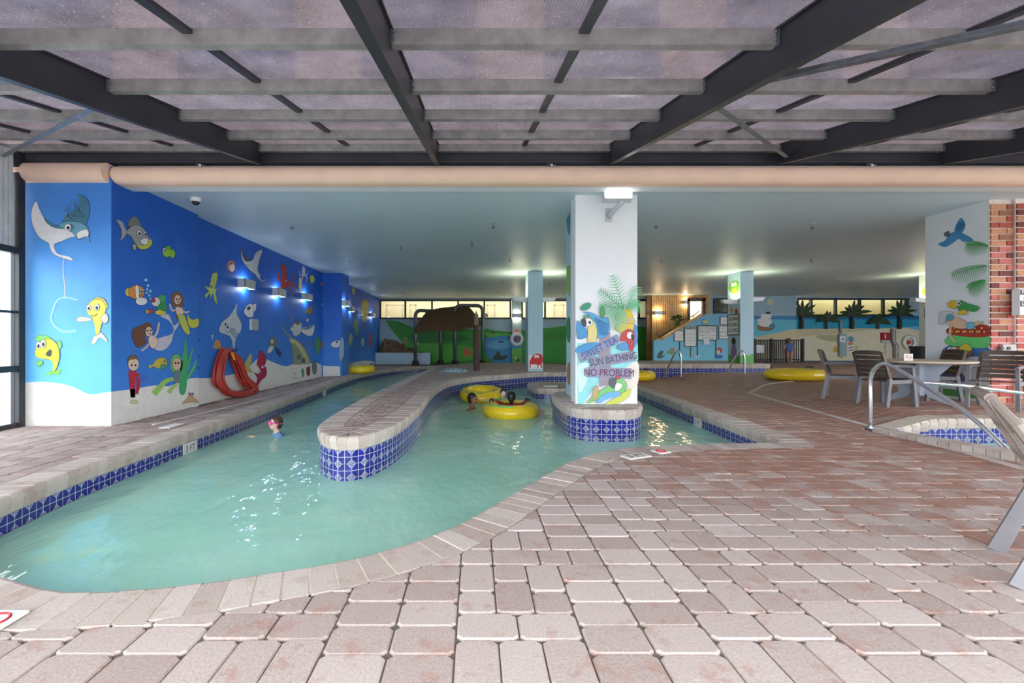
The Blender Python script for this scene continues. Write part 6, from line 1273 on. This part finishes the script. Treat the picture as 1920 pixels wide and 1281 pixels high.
# ------------------------------------------------------------------ people
def skin_mat(n, c): return plain(n, c, 0.5, scale=20, var=0.05)
def blob(name, parts, m, parent=None, voxel=0.011, keep=False):
    mb = MB()
    for q in parts:
        if q[0] == 'c':
            _, a, ra, b, rb = q; a, b = Vector(a), Vector(b); n_ = 5; P = [a.lerp(b, i/n_) for i in range(n_+1)]; mb.tube(P, [ra+(rb-ra)*i/n_ for i in range(n_+1)], 12); mb.ball(a, ra, nu=12, nv=8); mb.ball(b, rb, nu=12, nv=8)
        else: mb.ball(q[1], q[2], q[3] if len(q) > 3 else None, nu=18, nv=12)
    o = mb.build(name, m, parent)
    md = o.modifiers.new('remesh', 'REMESH'); md.mode = 'VOXEL'; md.voxel_size = voxel
    sm = o.modifiers.new('smooth', 'SMOOTH'); sm.factor = 0.5; sm.iterations = 4
    me = bpy.data.meshes.new_from_object(o.evaluated_get(bpy.context.evaluated_depsgraph_get())); o.modifiers.clear(); o.data = me; me.name = name
    me.polygons.foreach_set('use_smooth', [True]*len(me.polygons)); return o
def frame_of(face, up=(0,0,1)):
    f = Vector(face).normalized(); u = Vector(up); r_ = f.cross(u).normalized(); u = r_.cross(f); return Matrix((r_, f, u)).transposed()     # columns: right, forward, up
def head_parts(c, h, M):
    c = Vector(c); q = lambda x, y, z: c+M @ Vector((x*h, y*h, z*h))
    return [('e', q(0,-0.04,0.10), (0.36*h, 0.42*h, 0.40*h), M), ('e', q(0,0.10,-0.18), (0.27*h, 0.30*h, 0.30*h), M), ('e', q(0,0.42,-0.06), (0.06*h, 0.08*h, 0.09*h), M), ('e', q(0.36,-0.02,-0.03), (0.05*h, 0.08*h, 0.11*h), M), ('e', q(-0.36,-0.02,-0.03), (0.05*h, 0.08*h, 0.11*h), M), ('e', q(0,0.34,-0.27), (0.11*h, 0.06*h, 0.04*h), M)]
def hand_parts(wrist, d, nrm, s=1.0):
    w = Vector(wrist); d = Vector(d).normalized(); n_ = Vector(nrm).normalized(); sd_ = d.cross(n_).normalized(); P = [('e', w+d*0.04*s, (0.032*s, 0.045*s, 0.016*s), Matrix((sd_, d, n_)).transposed())]
    for i, ln in enumerate((0.052, 0.062, 0.058, 0.045)):
        b_ = w+d*0.07*s+sd_*(0.024-0.016*i)*s; k_ = b_+d*ln*0.55*s-n_*0.004*s; P += [('c', b_, 0.0085*s, k_, 0.008*s), ('c', k_, 0.008*s, k_+d*ln*0.4*s-n_*0.02*s, 0.007*s)]
    b_ = w+d*0.025*s+sd_*0.03*s; P += [('c', b_, 0.010*s, b_+d*0.03*s+sd_*0.022*s, 0.0085*s)]
    return P
def face_bits(o, c, h, M, goggles=None):
    c = Vector(c); q = lambda x, y, z: c+M @ Vector((x*h, y*h, z*h))
    if goggles is None:
        e = MB()
        for s in (-1, 1): e.ball(q(s*0.15, 0.345, 0.0), (0.045*h, 0.03*h, 0.035*h), M, nu=8, nv=6)
        e.build('eyes', plain('dark_eye', (34, 26, 24), 0.2), o)
    MB().ball(q(0, 0.385, -0.27), (0.10*h, 0.035*h, 0.025*h), M, nu=10, nv=6).build('lips', plain('lips', (178, 96, 92), 0.4), o)
def hair_cap(o, c, h, M, m, long=0.0):
    c = Vector(c); q = lambda x, y, z: c+M @ Vector((x*h, y*h, z*h)); mb = [('e', q(0,-0.10,0.17), (0.41*h, 0.43*h, 0.41*h), M), ('e', q(0,-0.24,-0.02), (0.37*h, 0.27*h, 0.40*h), M)]
    if long: mb += [('c', q(0,-0.34,-0.1), 0.26*h, q(0,-0.36,-0.45-long), 0.16*h)]
    return blob('hair', mb, m, o, voxel=0.012)
def person(label, c, h, face, skin, hair, arms, shoulders, hips, legs=(), hairlong=0.0, goggles=None, top=None, tilt=(0,0,1), sw=0.42):
    """c head centre, h head height; shoulders / hips are centres; arms: (side, elbow, wrist, hand dir)."""
    M = frame_of(face, tilt); o_parts = head_parts(c, h, M); S, H_ = Vector(shoulders), Vector(hips); ax = (H_-S).normalized(); fd = Vector(face); fd = (fd-ax*fd.dot(ax)).normalized(); rt = fd.cross(-ax).normalized(); k = h/0.22
    o_parts += [('c', Vector(c)-M @ Vector((0, 0.05*h, 0.3*h)), 0.20*h, S-ax*0.03, 0.23*h)]
    sh_ = {1: S+rt*sw*0.36*k, -1: S-rt*sw*0.36*k}; hp = {1: H_+rt*0.08*k, -1: H_-rt*0.08*k}
    tor = [('c', sh_[1]*0.8+S*0.2, 0.062*k, sh_[-1]*0.8+S*0.2, 0.062*k), ('c', S+ax*0.06*k+rt*0.05*k, 0.095*k, H_+rt*0.04*k, 0.088*k), ('c', S+ax*0.06*k-rt*0.05*k, 0.095*k, H_-rt*0.04*k, 0.088*k)]
    o_parts += tor
    for s, el, wr_, hd in arms: o_parts += [('c', sh_[s], 0.046*k, el, 0.036*k), ('c', el, 0.036*k, wr_, 0.024*k)]+hand_parts(wr_, hd, (0,0,1), k*0.95)
    for s, kn, an in legs: o_parts += [('c', hp[s], 0.075*k, kn, 0.05*k), ('c', kn, 0.048*k, an, 0.03*k), ('e', Vector(an)+fd*0.05*k-Vector((0,0,0.01)), (0.035*k, 0.085*k, 0.03*k), frame_of(fd))]
    o = blob('person', o_parts, skin); tag(o, label, 'person', 'bathers'); hair_cap(o, c, h, M, hair, hairlong); face_bits(o, c, h, M, goggles)
    if top:
        tp_ = [(q[0], q[1], q[2]+0.010, q[3], q[4]+0.010) for q in tor]
        for s, el, wr_, hd in arms: tp_.append(('c', sh_[s], 0.046*k+0.010, sh_[s].lerp(Vector(el), top[1]), 0.04*k+0.010))
        blob('swim_shirt', tp_, top[0], o)
    if goggles:
        q = lambda x, y, z: Vector(c)+M @ Vector((x*h, y*h, z*h)); g = MB()
        for s in (-1, 1): g.ball(q(s*0.17, 0.36, 0.03), (0.19*h, 0.13*h, 0.16*h), M, nu=12, nv=8)
        g.tube([q(0.43*math.cos(a), -0.03+0.47*math.sin(a), 0.05) for a in [2*PI*i/24 for i in range(24)]], 0.035*h, 6, closed=True); g.build('goggles', goggles, o, smooth=True)
    return o
PALE = skin_mat('fair_skin', (232, 190, 168)); BROWN = skin_mat('brown_skin', (150, 98, 74)); TAN = skin_mat('tan_skin', (196, 140, 112)); HBK = plain('black_hair', (26, 22, 22), 0.45); HBR = plain('brown_hair', (74, 48, 36), 0.5); HAU = plain('auburn_hair', (112, 66, 44), 0.5)
PINK = plain('pink_rubber', (240, 96, 160), 0.3); BLUEP = plain('blue_print_cloth', (110, 160, 206), 0.7, scale=30, var=0.45)
hc1 = Vector((-3.24, 7.25, -0.10))
person('child in pink goggles and pale blue shirt swimming by the river wall', hc1, 0.215, (-0.80, -0.58, 0.12), PALE, HBR, [(1, (-3.30, 7.50, -0.38), (-3.42, 7.36, -0.33), (-1, -0.3, 0)), (-1, (-3.36, 7.05, -0.40), (-3.55, 7.14, -0.285), (-1, 0.1, 0.15))], (-3.21, 7.27, -0.30), (-3.10, 7.38, -0.72), [(1, (-3.12, 7.5, -0.95), (-2.95, 7.6, -1.12)), (-1, (-3.2, 7.3, -0.95), (-3.0, 7.35, -1.12))], goggles=PINK, top=(BLUEP, 0.55))
hc2 = Vector((-0.06, 10.0, -0.05))
person('boy with short black hair and bare shoulders swimming beside the tubes', hc2, 0.25, (0.93, -0.3, 0.05), BROWN, HBK, [(1, (0.05, 9.82, -0.42), (0.14, 9.72, -0.33), (1, 0.2, 0)), (-1, (0.08, 10.22, -0.40), (0.20, 10.2, -0.26), (1, -0.2, 0.1))], (-0.10, 10.02, -0.31), (-0.16, 10.06, -0.8), [(1, (0.0, 9.98, -0.98), (-0.18, 9.98, -1.14)), (-1, (-0.02, 10.14, -0.98), (-0.2, 10.14, -1.14))])
hc3 = Vector((0.63, 10.28, 0.03))
person('child in green shirt facing out between the two floating tubes', hc3, 0.19, (0.05, -1, 0.0), PALE, HBK, [(1, (0.40, 10.16, -0.14), (0.20, 10.02, -0.08), (-1, -0.3, 0.0)), (-1, (0.85, 10.16, -0.2), (0.86, 9.98, -0.12), (0, -1, -0.1))], (0.63, 10.32, -0.14), (0.64, 10.36, -0.55), [(1, (0.56, 10.3, -0.85), (0.56, 10.42, -1.12)), (-1, (0.72, 10.3, -0.85), (0.72, 10.42, -1.12))], top=(plain('green_cloth', (90, 180, 120), 0.7), 0.6))
hc4 = Vector((0.75, 9.38, 0.06))
person('person with black hair in dark red shirt riding the ring tube', hc4, 0.22, (0.15, 1, 0.0), BROWN, HBK, [(1, (1.08, 9.42, -0.04), (1.10, 9.62, 0.01), (-0.1, 1, 0.1)), (-1, (0.46, 9.44, -0.05), (0.36, 9.58, 0.0), (-0.6, 1, 0.0))], (0.76, 9.33, -0.12), (0.74, 9.22, -0.36), [(1, (0.86, 9.62, -0.12), (0.9, 9.95, -0.3)), (-1, (0.64, 9.62, -0.12), (0.6, 9.95, -0.3))], hairlong=0.05, top=(plain('dark_red_cloth', (120, 40, 40), 0.7), 0.95))
fx = W(1480, 0, 22.5).x; zf = 0.172; hc5 = Vector((fx-0.02, 22.5, zf+1.12))
person('child in blue patterned swimsuit standing at the black fence', hc5, 0.2, (0.5, 0.86, 0.0), TAN, HAU, [(1, (fx+0.24, 22.52, zf+0.80), (fx+0.26, 22.66, zf+0.98), (0.1, 0.5, 0.8)), (-1, (fx-0.22, 22.46, zf+0.74), (fx-0.18, 22.6, zf+0.6), (0.2, 0.5, -0.8))], (fx, 22.5, zf+0.92), (fx, 22.48, zf+0.58), [(1, (fx+0.08, 22.5, zf+0.31), (fx+0.08, 22.46, zf+0.035)), (-1, (fx-0.08, 22.5, zf+0.31), (fx-0.08, 22.46, zf+0.035))], hairlong=0.25, top=(plain('blue_pattern_cloth', (84, 104, 176), 0.7, scale=22, var=0.6), 0.25))
